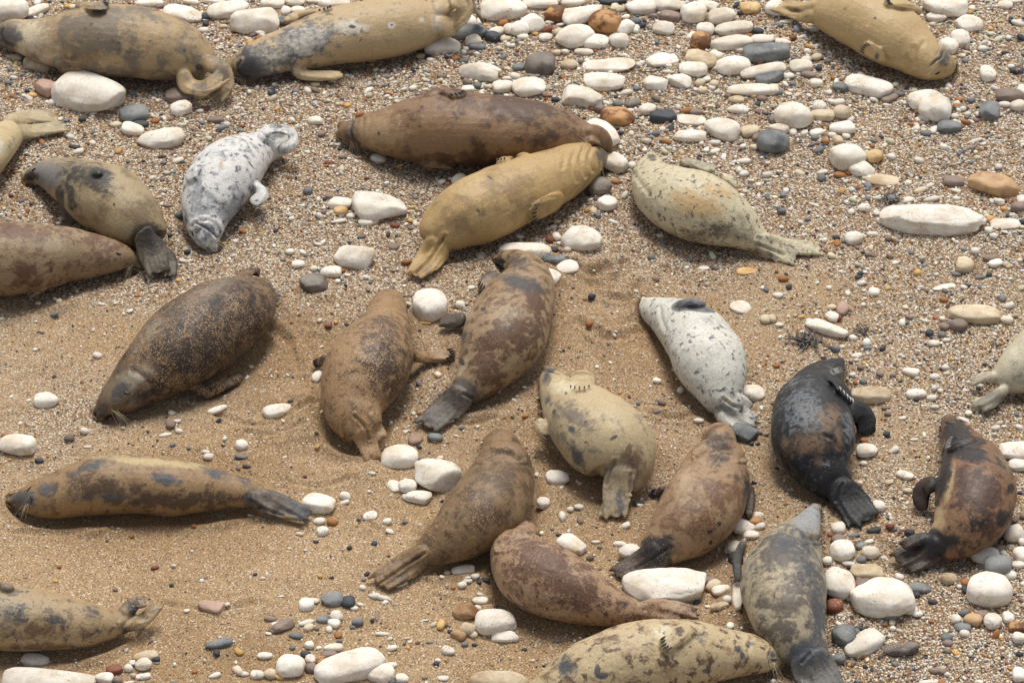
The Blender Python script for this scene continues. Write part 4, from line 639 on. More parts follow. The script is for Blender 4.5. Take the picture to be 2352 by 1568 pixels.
STONES = """T 0 0
100 90 165 110 0 w;310 110 150 45 -30 w;820 860 320 180 22 w;430 815 110 75 20 p k;345 590 135 72 5 c;130 530 80 32 5 c;1230 1045 135 75 -15 g;1295 1140 75 35 5 d;1645 880 130 75 -8 m;1665 995 100 70 -15 w;1840 875 90 35 0 c;1220 1190 105 55 10 w;1475 1275 215 90 -5 w k;1980 1100 75 30 -3 m;680 1350 55 22 10 d;720 1390 52 28 -5 w;755 1095 35 28 -30 d;1215 860 40 25 0 g;475 945 40 35 0 w;1065 1145 55 30 0 c;1635 1475 55 25 -25 w;1680 140 190 80 8 w;2100 95 200 80 -18 w;2340 200 225 120 -5 w k;1370 30 130 35 0 w;1470 60 45 22 0 m;1620 40 45 22 0 m;1880 160 45 38 -30 d;1890 215 30 35 0 d;1870 280 50 30 10 w;1750 20 75 30 0 w;1970 10 110 35 5 w;2055 245 40 20 -10 c;130 715 35 18 0 w;300 875 45 25 -10 y;2100 820 35 35 0 g;1840 1020 33 20 0 w;2195 960 30 12 0 w
T 1 0
150 30 115 50 0 w;360 15 95 40 5 w;540 10 85 30 0 w;275 100 48 50 0 w;385 95 65 40 -8 w;720 40 150 50 0 w;250 195 50 55 0 g;40 355 50 28 -10 b;120 325 30 18 0 y;40 300 50 30 -10 w;2270 90 215 105 -5 w;1960 200 70 50 0 w;1960 300 170 70 -12 g;1710 430 170 88 -3 w;1995 375 78 55 -15 w;2030 430 80 35 -5 g;2215 290 70 40 -30 w;2175 340 70 55 20 d;2330 270 60 60 0 w;2290 360 55 28 -15 c;2270 215 50 35 -20 b;2065 655 195 90 18 w k;2270 795 100 58 -15 w;1945 820 60 35 5 w;1940 755 45 32 0 m;2040 790 40 32 0 g;2140 800 42 22 0 c;2310 720 50 18 0 w;1520 520 50 28 0 c;1600 550 35 22 20 w;1910 480 28 25 0 w;1930 450 28 22 0 w;1975 490 50 25 -5 m;2025 492 38 20 -5 w;1830 545 45 25 -5 b;1905 560 50 28 5 g;1680 745 25 18 0 y;1690 700 33 30 0 m;1440 810 40 25 -40 w;1040 875 30 30 0 c;1200 885 30 15 0 w;1285 905 25 20 0 w;545 775 45 24 5 c;550 830 48 24 5 m;540 1105 68 42 5 w k;1125 1455 75 45 10 w;755 1330 35 18 0 w;800 1440 48 18 0 m;950 1450 25 20 0 b;920 1485 22 20 0 w;1320 1525 45 14 5 y;140 845 35 18 -5 g;355 840 28 20 0 g;1070 560 32 16 -15 y;1060 595 28 15 0 y;1160 650 26 17 0 w;1185 785 28 14 0 g;645 935 28 15 -20 g;1095 785 35 15 0 m
T 2 0
260 30 165 50 3 w;560 20 110 45 -5 w;920 10 140 38 0 d k;190 220 105 85 -30 w k;80 265 95 72 5 w;410 135 100 80 15 b;320 275 55 30 -10 r;650 135 200 90 -14 w k;860 200 145 115 20 b;970 80 70 35 0 c;1180 65 140 72 -8 w;1450 50 150 58 3 w;1445 150 105 55 5 m;1665 120 122 100 10 w;1790 50 100 50 15 w;1920 150 130 72 -15 w;2190 75 95 60 -15 y;2100 130 40 18 0 d;1040 255 90 65 -35 w;1135 195 55 32 5 g;1200 235 35 25 0 d;1400 260 105 62 5 w k;1775 270 85 62 0 w;2035 265 180 65 -3 w;1740 375 95 95 10 b;1660 340 60 45 -40 w;2010 395 200 70 -3 w;2120 455 80 32 5 w;2300 370 110 50 0 w;2260 285 55 30 5 d;570 340 180 110 -25 w;770 385 118 68 3 w;980 375 95 70 5 w;310 345 65 38 -8 w;100 340 55 32 5 w;210 310 35 20 0 y;430 300 50 40 -40 c k;345 205 45 18 -8 w;445 228 45 16 0 w;1040 160 45 25 0 w;410 485 42 28 0 c;485 475 38 26 -10 w;660 478 88 32 5 w;255 595 142 108 0 h;60 615 60 38 -10 g;520 595 75 48 15 c;880 605 250 65 0 w f;1380 550 145 65 -15 w f;1735 555 145 82 15 c;1665 635 132 78 5 w;1875 510 60 45 30 w;2030 605 165 88 -8 w;2340 485 215 90 -5 g;2310 650 220 52 -12 w;2370 720 135 60 -15 g;845 760 190 82 8 w k;155 800 155 92 -10 w;640 895 195 95 10 w k;1310 765 120 62 8 w k;1540 740 120 65 12 w k;1855 770 42 35 0 c;1720 765 45 35 -20 c;1790 730 40 25 -35 w;1750 830 45 33 20 c;1045 850 60 26 -8 w;1425 660 50 18 -5 w;1440 605 32 20 0 w;1190 580 30 25 0 w;2210 830 240 55 -2 w;30 700 50 32 10 w;200 690 62 20 15 w;975 955 50 32 5 g;1110 950 78 40 -20 h;810 1000 55 40 0 m;965 1070 158 80 5 b;1240 1005 90 55 -10 w k;1085 1015 38 18 0 w;1385 1070 125 60 -8 d;1590 1020 60 28 -5 b;1690 1030 70 32 5 m;1645 1105 140 50 5 w f;2060 915 75 35 0 c;2220 885 30 22 0 y;2295 905 50 28 5 m;2075 1005 98 40 0 w;1930 1185 165 100 20 w;2190 1205 90 55 -15 c;2280 1260 75 42 -20 m;1630 1250 155 55 -3 w;1320 1225 40 28 0 g;1415 1300 52 25 0 b;1190 1380 25 22 0 b;1385 1190 30 25 0 w;2400 1300 150 110 5 g;1860 1310 60 25 5 w;1740 1320 25 20 0 w;2120 1345 35 22 0 w;2125 1480 70 28 -3 w;950 1180 40 18 0 d;970 1215 30 18 0 b;810 1230 180 110 40 w;950 1500 110 85 25 w;1100 1520 40 40 0 w;400 915 40 25 0 d;350 885 25 15 0 r
T 3 0
90 80 105 75 25 w;170 200 65 22 0 w;95 230 50 22 10 g;410 270 60 22 0 w;310 340 45 16 0 w;170 360 70 18 5 c;140 390 75 32 10 w;20 355 40 35 0 w;365 475 38 28 0 w;350 550 52 35 10 w;445 525 52 32 0 c;305 605 108 62 5 w;375 685 75 35 10 m;190 700 52 30 -8 w;440 765 62 42 -5 w;40 800 60 30 0 w;90 850 48 30 0 g;190 865 35 18 0 w;925 795 225 85 20 w;660 800 75 42 10 g;1120 905 85 35 -30 m;1200 865 60 25 0 g;1450 920 170 80 -10 w;1530 1005 150 130 0 w;970 915 42 22 0 w;1085 965 35 16 0 w;650 940 60 32 -5 w;475 975 65 50 10 w;495 1060 120 52 5 c;680 1030 78 65 10 c;240 1070 175 120 22 w;65 1100 60 42 0 h;100 1180 95 50 20 w;230 1215 35 42 0 w k;450 1220 68 35 -15 w;335 1225 33 38 20 w;685 1180 122 62 5 w;590 1240 42 28 0 w;715 1255 42 32 0 w;640 1290 52 45 0 c k;430 1270 38 28 -10 g;525 1300 40 28 0 b;755 1105 35 22 -20 w;735 1440 160 120 -15 w;860 1550 125 75 20 w;975 1435 80 62 -20 y;465 1380 55 32 -25 g;1135 1440 42 28 0 w;1385 1470 50 28 10 w;1610 1350 38 30 -10 w;1900 1297 78 18 -8 w;1070 1335 30 18 0 w;970 1295 35 18 0 g;1670 1165 115 55 0 g;1450 1225 50 28 0 g;1365 1180 32 32 0 w;1765 360 92 88 0 w;1845 225 130 75 15 w k;1640 70 220 100 0 w k;1545 160 95 45 -8 w;1650 430 90 85 35 w;1875 80 33 35 0 w k;2180 45 70 42 5 w;1790 515 28 24 0 w;1728 570 30 25 0 w;1812 560 30 32 0 g;2020 680 75 82 0 w;2285 645 65 35 5 d;2220 880 125 65 5 m;2300 970 75 55 -15 w;2170 960 60 30 15 w;2040 1015 100 95 15 g k;1795 985 50 28 10 m;1715 1070 42 28 -15 w;1755 1015 30 22 0 w;1380 1105 30 22 -20 w;1420 1130 33 22 0 p;2130 1055 28 20 0 w;2210 350 27 25 0 w;2320 350 40 30 0 d;2080 810 42 22 0 w;2300 215 70 30 0 w;2265 15 70 20 0 w;550 565 30 25 0 h;1925 1450 33 22 0 c;1865 1495 30 18 0 g;2335 830 50 60 0 w
T 0 1
1645 400 42 38 0 g;1720 745 33 25 20 d;350 1220 28 16 0 w;930 1225 40 14 5 w;1195 1290 30 18 -25 w;500 1320 50 22 10 g;1680 828 42 18 0 w;2230 555 45 20 5 b;2160 650 25 20 0 w;2055 672 30 18 0 y;1540 320 45 18 5 m;330 1385 16 12 0 w
T 1 1
770 300 110 60 8 w;775 370 65 48 -15 y;1120 340 265 130 3 w k;870 418 42 25 5 w;585 415 38 26 5 w;755 465 75 18 0 w;1005 472 70 38 -5 w;1095 468 38 22 -30 w;575 262 20 30 10 w;670 235 38 25 0 m;475 190 45 35 -60 g;625 380 30 22 0 m;700 385 35 20 -10 c;630 260 22 18 0 d;1275 500 50 25 0 r;1420 530 30 22 0 m;965 605 48 16 -3 g;570 675 38 16 5 w;310 745 42 28 15 w;385 860 62 38 -20 w;910 785 185 110 10 w k;685 932 100 52 0 w;535 1030 130 80 -10 h k;790 920 28 20 30 b;325 440 30 20 -20 w;1435 335 28 15 0 y;1420 458 30 20 0 y;465 780 30 14 0 g;1605 1235 162 158 0 w;1880 1235 50 38 10 w;1555 1398 55 18 3 y;1405 1225 35 20 5 w;1265 1020 20 15 0 w;1870 90 75 65 -20 w;840 960 28 15 0 w;1265 695 50 35 -15 m f;1010 980 30 20 0 w;585 1375 25 18 -30 w;2060 765 45 18 -5 c
T 2 1
115 735 245 75 10 w;640 630 185 115 15 w;410 605 42 45 -10 w;345 630 40 40 0 r;430 667 25 20 0 w;510 725 38 28 0 c;385 810 105 38 0 g;510 885 100 65 -15 w f;350 975 110 65 35 w;800 145 100 85 -30 h;880 305 92 75 20 w;745 370 35 40 0 c;790 405 30 32 0 g;950 100 50 22 -5 b;865 403 18 18 0 w;930 470 55 18 20 w;75 608 48 22 -5 w;1280 795 32 28 30 g;1635 820 30 22 -20 g;1320 990 38 38 0 m;1755 895 60 22 5 w f;2160 920 105 38 -15 y f;1605 890 25 16 -15 w;2100 1255 100 60 5 w f;2330 1365 50 45 0 c;2130 30 45 30 -20 w;2195 150 35 20 0 g;1360 595 35 18 10 w;1390 655 35 22 0 g;385 725 45 28 -5 d;715 785 28 20 0 m;2335 1090 25 28 0 g;2300 1075 18 22 0 w;715 270 28 15 -5 w
T 3 1
1515 435 480 145 5 w k;2180 490 140 52 -3 w f;2025 548 38 35 20 w;2068 603 40 32 0 w;2210 568 75 18 -3 w f;880 342 57 42 5 w;760 378 30 30 -15 w;1040 462 42 32 30 w;1000 395 38 25 0 w;785 620 75 70 -35 w;960 582 60 26 -15 w;1705 100 98 52 0 m;2080 130 240 110 15 t k;2300 335 72 48 0 m;2335 270 50 50 0 w;1500 262 80 26 3 w;1270 268 70 28 0 w f;1395 180 65 25 -20 c;1140 255 50 35 0 g;1745 185 70 20 0 w f;1485 138 40 20 -20 w;2138 298 35 22 0 w;2085 268 25 20 0 w;1105 625 35 28 0 m;1905 735 42 36 0 w;1808 868 82 78 10 c;2092 850 68 35 -20 w;2035 803 65 30 -3 m;1950 980 55 20 0 g;2030 955 30 20 0 d;2205 885 22 18 0 y;1730 950 45 20 5 g;935 768 50 20 -5 m;138 990 52 30 -3 b;193 1065 28 30 0 d;85 1145 50 28 20 w;560 1075 28 22 0 w;450 1030 25 15 0 w;975 1115 52 45 15 w;1620 1070 108 26 -12 w f;1798 1070 36 22 8 w;685 1265 58 72 10 p;630 1355 50 35 10 r;590 1340 65 45 30 w;585 1255 45 28 0 c;540 1450 205 62 25 w;780 1535 38 28 5 w;1900 1320 240 82 8 c;1745 1420 85 60 20 m;2195 1372 58 40 5 w;2215 1240 52 30 -10 w;1625 1435 40 38 -40 m;1480 1490 40 38 0 d;1595 1510 38 28 0 g;1300 1345 38 22 0 m;1258 1395 42 22 -5 g;30 1360 45 45 0 c;105 1415 42 20 5 w;305 1340 35 18 0 y;1100 1080 30 18 -20 y;1375 1065 32 22 0 m;885 932 30 16 0 w;300 475 30 22 -10 w;430 315 48 14 15 w;660 40 60 30 -5 b;490 70 40 35 -40 g;500 15 55 22 0 w;625 615 35 25 0 d;515 640 28 22 0 w;1600 1360 30 20 20 w;1640 1555 40 18 0 w;880 1100 25 14 0 w;1050 90 160 55 10 c f
T 0 2
895 128 46 27 15 w;425 540 115 68 0 w;170 950 175 92 5 w;780 822 45 32 -5 w;635 890 50 36 0 h;50 862 38 24 -5 b;360 1095 43 24 5 d;1580 658 38 25 -5 w;1620 732 42 18 5 w;1565 765 47 44 0 m;1645 822 33 22 5 w;1520 858 62 20 -18 w;1995 625 95 33 -25 w;2005 728 35 16 -15 d;2215 952 57 48 -30 w;1735 980 20 15 0 g;2218 1060 65 22 -2 g;2270 1147 45 17 3 d;1915 1055 50 32 0 w;1890 1012 38 20 20 w;800 968 38 12 0 w;2050 957 20 10 0 d
T 1 2
200 630 135 65 -18 w;315 548 30 16 0 d;560 320 45 62 15 w;1460 905 65 42 -10 p;1648 878 75 42 5 g;1315 1065 172 102 -5 w;1670 1230 215 140 -5 w k;1395 1330 88 65 -10 w;1495 1425 122 62 5 w;1275 1325 58 55 -30 w f;575 1490 155 85 12 w;820 1420 55 38 10 w;810 1478 48 20 -10 w;1065 1208 38 16 15 w;560 970 25 22 10 y;557 842 20 14 0 d;1505 278 32 16 0 g;1358 338 22 14 0 d;1520 1078 30 18 0 g;1710 1465 18 15 0 d;1890 792 26 14 0 g;2225 455 30 16 0 w;600 50 25 12 0 w
T 2 2
410 1250 110 68 -8 w;290 1480 65 50 -20 w k;535 1542 33 25 0 w;615 1518 46 24 0 w;2205 480 125 80 5 w;1345 640 53 18 -10 g;1715 725 50 22 -3 w;1175 1490 62 26 0 d k;1290 1410 40 20 0 d;2130 835 130 80 20 g k;2265 835 38 22 0 g;2200 938 27 20 0 d;2255 940 25 15 0 d;225 1222 20 25 0 w;620 1300 25 14 0 w;1098 455 20 12 0 y;2325 852 35 15 0 m;2265 663 20 14 0 c;2275 235 20 14 0 w;2280 400 22 20 0 b;780 235 22 18 0 w;2230 1290 20 25 -40 g;1340 565 22 14 0 w
T 3 2
950 490 185 78 3 c;775 308 33 24 0 w;1525 20 55 32 0 w;1310 280 80 42 20 w;1530 325 48 32 -10 w;1640 295 32 20 0 c;1365 480 98 45 0 w;1500 517 50 28 5 w;1585 455 26 22 0 w;1960 345 155 36 -22 w k;1940 405 35 20 0 w;865 640 48 38 10 c;1100 662 33 24 0 m;1070 612 30 20 0 m;1085 855 36 30 0 d;890 910 45 28 0 b;910 1000 98 62 0 w;1150 1005 60 26 -15 w;1235 705 38 18 0 w;1365 535 25 18 0 d;2090 795 48 28 15 w;2080 850 20 14 0 w;1815 720 75 20 5 w f;2290 1010 185 95 10 w k;2310 1132 100 58 0 w;1262 1230 82 36 25 w;880 1120 35 24 0 w;1115 1295 45 26 0 c;1280 1370 50 26 0 c;850 240 32 24 0 m;885 200 20 18 0 y;1030 300 38 28 0 m;870 370 38 28 5 g;800 378 25 22 0 b;915 60 40 22 0 g;620 65 45 38 -30 g;510 148 28 16 0 d;1600 252 28 16 0 d;1218 125 22 18 0 w;820 145 22 20 0 c;1015 1515 68 55 0 w;595 1500 38 40 0 m;485 1400 20 14 0 w;1470 1070 20 22 0 w;1340 900 38 14 0 w;1820 450 35 12 0 w;1435 860 18 32 0 w
T 0 3
320 1362 130 62 5 w;445 1545 430 105 2 w;275 1470 55 20 -5 c;190 1392 22 16 0 g;1335 1320 120 45 -12 c;1318 1395 72 58 -30 w;1180 1430 42 38 -10 w;1215 1385 32 30 0 w;1050 1440 75 40 -12 r;955 1518 88 48 5 w;1315 1505 75 30 -10 w;1080 1540 45 35 0 m;1185 1562 50 12 0 w;1440 1352 35 28 0 d;1440 1385 30 12 0 m;2010 1205 128 42 -15 g;1990 1290 33 33 0 d;1940 870 125 62 15 p k;2080 848 35 18 0 w;1715 905 30 17 0 w;1425 508 40 18 -15 r;1060 710 25 20 0 m;545 500 22 18 0 b;435 315 20 10 0 w;1970 1498 60 24 -18 w;2240 1483 52 22 0 w;2360 1490 60 38 0 w;2305 30 38 12 0 w
T 1 3
580 80 60 30 5 w;705 88 55 33 10 b;612 172 56 42 -20 w;1045 30 68 36 0 w f;1205 85 45 32 0 w;1230 175 42 25 -15 w f;460 850 72 62 0 w;530 810 52 25 25 w;700 800 105 62 5 g k;850 822 62 60 0 d;900 880 36 20 0 w;958 845 32 16 0 w;1085 765 60 28 10 w;1170 785 75 22 5 w;1188 828 30 18 -30 w;980 692 33 24 20 w;985 620 27 14 0 g;740 955 57 50 30 w;615 980 65 35 -5 g;715 1018 60 40 15 w;672 1075 32 35 0 w;935 1008 56 38 5 g;888 1057 30 20 0 g;460 1015 80 24 -25 w;485 1055 50 32 -35 c;560 1065 25 22 0 m;175 1020 55 14 0 w f;240 1045 125 48 -20 m k;130 978 60 26 0 m;365 1132 65 30 0 g;115 1115 32 14 0 w;315 1418 128 102 8 w;500 1348 48 45 0 w;600 1360 65 42 -5 b;505 1430 60 45 0 m;670 1305 80 38 -10 m;712 1240 90 36 -5 w;485 1220 48 38 -25 w;580 1245 32 18 -25 w;450 1305 50 36 20 d;80 1315 72 30 0 w;130 1485 60 48 0 c;35 1490 45 40 0 w;215 1512 48 26 0 y;850 1420 325 130 -25 w;1140 1480 130 88 10 w;1230 1405 75 28 -10 w;1340 1520 62 40 0 w;1240 1555 40 25 0 g;1325 1560 45 25 0 g;1915 910 115 72 10 t;2195 1000 190 115 5 w;2275 1140 115 50 5 w;1945 1075 72 60 30 c;1860 1125 75 48 20 t k;2000 1125 40 35 0 c;1785 1095 28 20 0 d;1698 1035 40 50 10 y;2060 810 75 33 3 w;2040 880 38 26 0 w;2058 752 28 15 0 w;1760 560 35 25 0 c;1905 540 110 48 -5 w k;2015 590 42 28 20 w;1945 600 30 14 0 w;1945 628 45 18 0 w;1895 668 42 30 -20 w;2050 640 26 24 0 d;2110 620 42 22 0 d;1710 592 25 15 0 w;1335 658 62 24 -10 w;1165 1115 75 18 -8 w;1245 1245 55 24 -5 w;1765 1270 65 38 20 w;1670 1360 30 20 0 w;1655 1390 30 22 0 d;1595 1195 35 12 0 g;1915 1210 35 22 0 g;2010 1215 28 14 0 d;1545 992 42 9 0 w;1120 960 35 45 0 m f;770 1180 30 16 0 g;1720 1520 55 24 0 w f;2230 1555 270 95 0 c;590 585 25 22 0 y;690 600 30 12 0 d;550 270 28 14 0 d;855 325 26 20 0 d;940 75 25 18 0 d;75 62 26 14 0 g;230 770 30 10 0 w;60 605 28 14 0 c;1385 1155 30 12 0 c;330 1245 28 20 0 g
H 2 3
312 172 75 42 35 w;440 155 24 9 0 w;568 167 40 15 0 w;620 205 60 38 5 w;570 235 18 13 0 y;597 68 26 16 -15 w;245 118 16 9 0 d;462 183 15 9 0 g;810 395 225 90 -5 w k;1058 385 42 28 -35 c;1030 355 45 20 -8 m;1100 408 52 26 -15 w;1130 457 25 20 0 w;1090 492 50 20 -15 c;1185 440 30 85 0 w;950 315 28 12 0 w;1028 495 18 8 0 w;1180 510 28 12 0 m;1215 75 62 40 5 w;1275 45 38 22 0 b;1268 15 55 20 0 w;1300 73 32 18 0 w;1180 190 50 40 0 w;1175 240 40 38 0 d;1255 120 45 22 0 w;0 590 25 35 0 w;10 660 28 20 0 w;240 675 18 10 0 g;65 720 16 8 0 d;110 778 10 8 0 w
H 3 3
370 82 40 34 0 w;370 145 38 30 -35 m;330 120 22 12 0 r;450 122 35 10 0 g;390 202 68 58 0 w;310 255 28 24 0 w;492 178 32 22 0 g;540 210 48 36 0 w;530 155 28 13 0 w;608 240 18 12 0 w;490 250 28 18 0 g;425 270 38 14 0 w;428 287 16 12 0 d;518 312 88 42 3 c;475 345 22 20 0 p;375 375 82 90 5 w;505 378 52 32 0 m;500 415 60 25 -20 w;440 447 35 20 0 w;605 450 165 105 -5 w;352 490 45 42 0 r;555 95 40 15 0 d;645 540 42 30 0 g;750 512 38 24 0 w;785 535 30 15 0 w;652 580 18 18 0 c;655 610 17 14 0 w;615 590 14 10 0 b;400 645 65 62 0 g;460 630 24 20 0 g;500 690 115 52 -35 w;705 720 95 38 5 h k;372 770 36 25 0 g;435 788 28 14 0 m;492 757 22 14 0 b;790 397 68 26 5 g;778 435 22 18 0 d;950 348 44 30 0 c;1005 390 15 12 0 w;1140 232 78 46 5 w;1208 280 72 55 15 g;1270 328 35 24 0 w;1165 408 118 92 12 w;1035 370 25 22 0 b;1035 405 20 26 0 d;1218 200 28 28 0 m;1290 112 55 46 -5 w;1335 155 25 22 0 w;1325 220 40 42 0 w;1315 275 38 20 0 w;1080 562 52 32 5 t;985 560 30 26 0 w;1130 540 40 26 0 m;1178 572 48 40 0 w;1262 552 32 33 0 w;1022 605 44 24 0 g;1032 637 28 20 0 w;1030 525 32 18 0 g;940 655 32 22 0 g;945 687 28 18 0 m;1310 600 48 28 0 b;1320 660 38 30 0 w;942 728 22 16 0 m;1318 850 35 45 0 w;865 470 28 12 0 d;690 340 25 18 0 w k;690 370 22 15 0 b;850 890 60 12 0 w;470 885 20 10 0 g;875 830 30 16 0 m;915 835 25 16 0 m;940 850 18 12 0 w
"""
# ------------------------------------------------------------------ stones
KC = dict(w=(222, 214, 200), c=(206, 190, 162), g=(116, 118, 118), d=(66, 68, 72), m=(138, 120, 108), h=(112, 102, 94), b=(158, 108, 64), t=(172, 132, 90), y=(208, 170, 108), r=(130, 78, 58), p=(176, 146, 128))
def stone_material(k):
    m = NB({'w': 'chalk', 'c': 'cream_limestone', 'g': 'slate', 'd': 'dark_slate', 'm': 'mauve_sandstone', 'h': 'pitted_rock', 'b': 'rusty_sandstone', 't': 'tan_sandstone', 'y': 'yellow_flint', 'r': 'red_mudstone', 'p': 'pinkish_sandstone'}[k])
    tc = m.add('ShaderNodeTexCoord').outputs['Object']; oi = m.add('ShaderNodeObjectInfo'); c = lin(KC[k])
    ofs = m.add('ShaderNodeVectorMath', operation='ADD'); m.L(tc, ofs.inputs[0]); m.L(oi.outputs['Location'], ofs.inputs[1]); v = ofs.outputs[0]
    n = m.noise(v, 7, 6, .62); n2 = m.noise(v, 45, 5, .7)
    A = {'w': ((214, 200, 178), (238, 230, 217)), 'c': ((180, 156, 122), (214, 198, 170)), 'b': ((112, 72, 42), (188, 142, 92)), 'g': ((92, 95, 96), (134, 136, 134)), 'y': ((190, 140, 76), (222, 194, 142)), 't': ((132, 92, 56), (190, 156, 116)), 'h': ((84, 76, 70), (134, 124, 114))}.get(k)
    if A: col = m.mix(m.step(n, .46 if k != 'b' else .5, .14 if k != 'b' else .05), lin(A[0]), lin(A[1]))
    else: col = m.mix(m.rng(n, .3, .7, 0, 1), tuple(c*.8), tuple(c*1.2))
    col = m.mix(.5, col, m.mix(1.0, col, m.mix(m.rng(n2, .3, .7, 0, 1), (.82, .80, .78), (1.1, 1.1, 1.08)), 'MULTIPLY'))
    rv = m.rng(oi.outputs['Random'], 0, 1, .88, 1.06); mr = m.add('ShaderNodeCombineColor'); [m.L(rv, mr.inputs[i]) for i in range(3)]
    col = m.mix(1.0, col, mr.outputs[0], 'MULTIPLY')
    if k in 'wc':   # warm stains, a few hairline marks, pits
        col = m.mix(m.math('MULTIPLY', m.step(m.noise(v, 11, 3, .5), .69, .05), .5), col, lin((206, 168, 112)))
        w_ = m.vor(v, 9, feature='DISTANCE_TO_EDGE'); col = m.mix(m.math('MULTIPLY', m.math('SUBTRACT', 1.0, m.step(w_, .012, .010)), m.math('MULTIPLY', m.step(m.noise(v, 5, 2), .6, .05), .45)), col, lin((150, 132, 108)))
    # grains of sand lying on it
    q = m.add('ShaderNodeTexVoronoi'); m.L(v, q.inputs['Vector']); q.inputs['Scale'].default_value = 150
    s3 = m.add('ShaderNodeSeparateColor'); m.L(q.outputs['Color'], s3.inputs[0])
    du = m.rng(m.noise(v, 9, 3, .6), .48, .75, 0, .26)
    col = m.mix(m.math('MULTIPLY', m.step(m.math('ADD', s3.outputs[0], du), 1.05, .02), .65), col, lin((150, 114, 78) if k in 'wcy' else (190, 160, 120)))
    h = m.math('ADD', m.math('MULTIPLY', n, .8), m.math('MULTIPLY', n2, .35)); b = m.bump(h, .6, .012)
    if k in 'wch': b = m.bump(m.step(m.noise(v, 70, 3, .6), .36, .05), .5, .004, b)
    return m.fin(col, b, .82 if k in 'wc' else .6, .3)
SM = {k: stone_material(k) for k in KC}
ico = {}
for l in (1, 2, 3, 4, 5):
    bm = bmesh.new(); bmesh.ops.create_icosphere(bm, subdivisions=l, radius=1)
    ico[l] = (np.array([q.co[:] for q in bm.verts]), np.array([[q.index for q in p.verts] for p in bm.faces])); bm.free()
def stone_shape(rg, blocky, lev, long=False):
    v = ico[lev][0].copy(); p = (3.0 if long else 2.6) if blocky else (2.8 if long else 2.3)
    r = (np.abs(v)**p).sum(1)**(-1/p); v = v*r[:, None]
    u = nrm(v); o = rg.random(3)*50
    rr = 1+(.20 if blocky else .13)*fbm(u*1.1+o, 2)+(.13 if blocky else .06)*fbm(u*2.4+o+9, 3)+(.06 if blocky else .018)*fbm(u*5+o, 4)
    v = v*rr[:, None]
    for _ in range(9 if blocky else 5):     # worn facets
        n = nrm(rg.normal(size=3)); d = rg.uniform(.70, .93) if blocky else rg.uniform(.80, .97); s = v@n; ex = np.maximum(s-d, 0); v = v-n*(ex*(.72 if blocky else .6))[:, None]
    # egg taper
    t = rg.uniform(-.2, .2); v[:, 1] *= 1+t*v[:, 0]; v[:, 2] *= 1+.6*t*v[:, 0]
    e = np.quantile(np.abs(v), .965, axis=0); v = v/e; w_ = np.abs(v); return np.sign(v)*np.where(w_ > .9, .9+.13*np.tanh((w_-.9)/.13), w_)
stones = []; col_, row_, f_, = 0, 0, .25
for ln in STONES.strip().split('\n'):
    if ln[0] in 'TH' and len(ln) < 8: q = ln.split(); col_, row_ = int(q[1]), int(q[2]); f_ = .25 if q[0] == 'T' else .4375; continue
    for it in ln.split(';'):
        q = it.split(); x, y, a, b, rot = map(float, q[:5]); stones.append([588*col_+x*f_, 392*row_+y*f_, a*f_, b*f_, rot, q[5], ''.join(q[6:])])
stones.sort(key=lambda s: -s[2]*s[3])
def place_stone(x, y, a, b, rot, k, sh, rg):
    """real size and spot of a stone from its outline in the photograph"""
    st_ = math.sin(PITCH); ct = math.cos(PITCH); ra = math.radians(rot); flat = 'f' in sh
    hr = .30 if flat else (.58 if a > 1.5*b else .68)
    m = MPP*1.0; P = unproj(x, y, .02)
    sc = np.linalg.norm(P-CP)/FPX
    # circle-ish outline (a, b, rot) -> ground ellipse with height hr*B
    B = b*sc/math.sqrt(st_**2+(hr*ct)**2); A = a*sc*math.hypot(math.cos(ra), math.sin(ra)/.8)
    if abs(rot) > 45 or b > a: A, B = max(a*sc, .01), b*sc/math.sqrt(st_**2+(hr*ct)**2)
    Hh = hr*min(A, B); g = math.atan2(-math.sin(ra)/.8, math.cos(ra)); z = 0
    for _ in range(3):
        z = float(height(P[0], P[1])); P = unproj(x, y, z+Hh*(.30 if flat else .5))
    return P, A, B, Hh, g
WC = dict(w='white', c='cream', g='blue-grey', d='dark slate', m='brownish grey', h='dark pitted', b='orange-brown', t='tan', y='yellow', r='brick red', p='pinkish')
NM = dict(w='chalk_stone', c='cream_stone', g='slate_stone', d='slate_stone', m='brown_stone', h='grey_stone', b='brown_stone', t='brown_stone', y='yellow_stone', r='red_stone', p='pink_stone')
GN = dict(w='white chalk stones on the beach', c='cream stones on the beach', g='grey slate stones on the beach', d='grey slate stones on the beach', m='brown stones on the beach', h='grey rough stones on the beach', b='brown stones on the beach', t='brown stones on the beach', y='yellow stones on the beach', r='red stones on the beach', p='pink stones on the beach')
seal_marks = []
for s in SEALS:
    ins = lambda p: 0 <= p[0] <= FW and 0 <= p[1] <= FH
    S_ = s['st']; tl = S_[-1]; 
    for part, pts in (('head', S_[:4]), ('body', S_[4:-3]), ('tail', list(S_[-3:])+[p for f in s['fl'] if f[0] == 'H' for p in f[1]])):
        pts = [p for p in pts if ins(p)]
        if pts: seal_marks.append((s['ref'], part, np.array([(p[0], p[1]) for p in pts], float)))
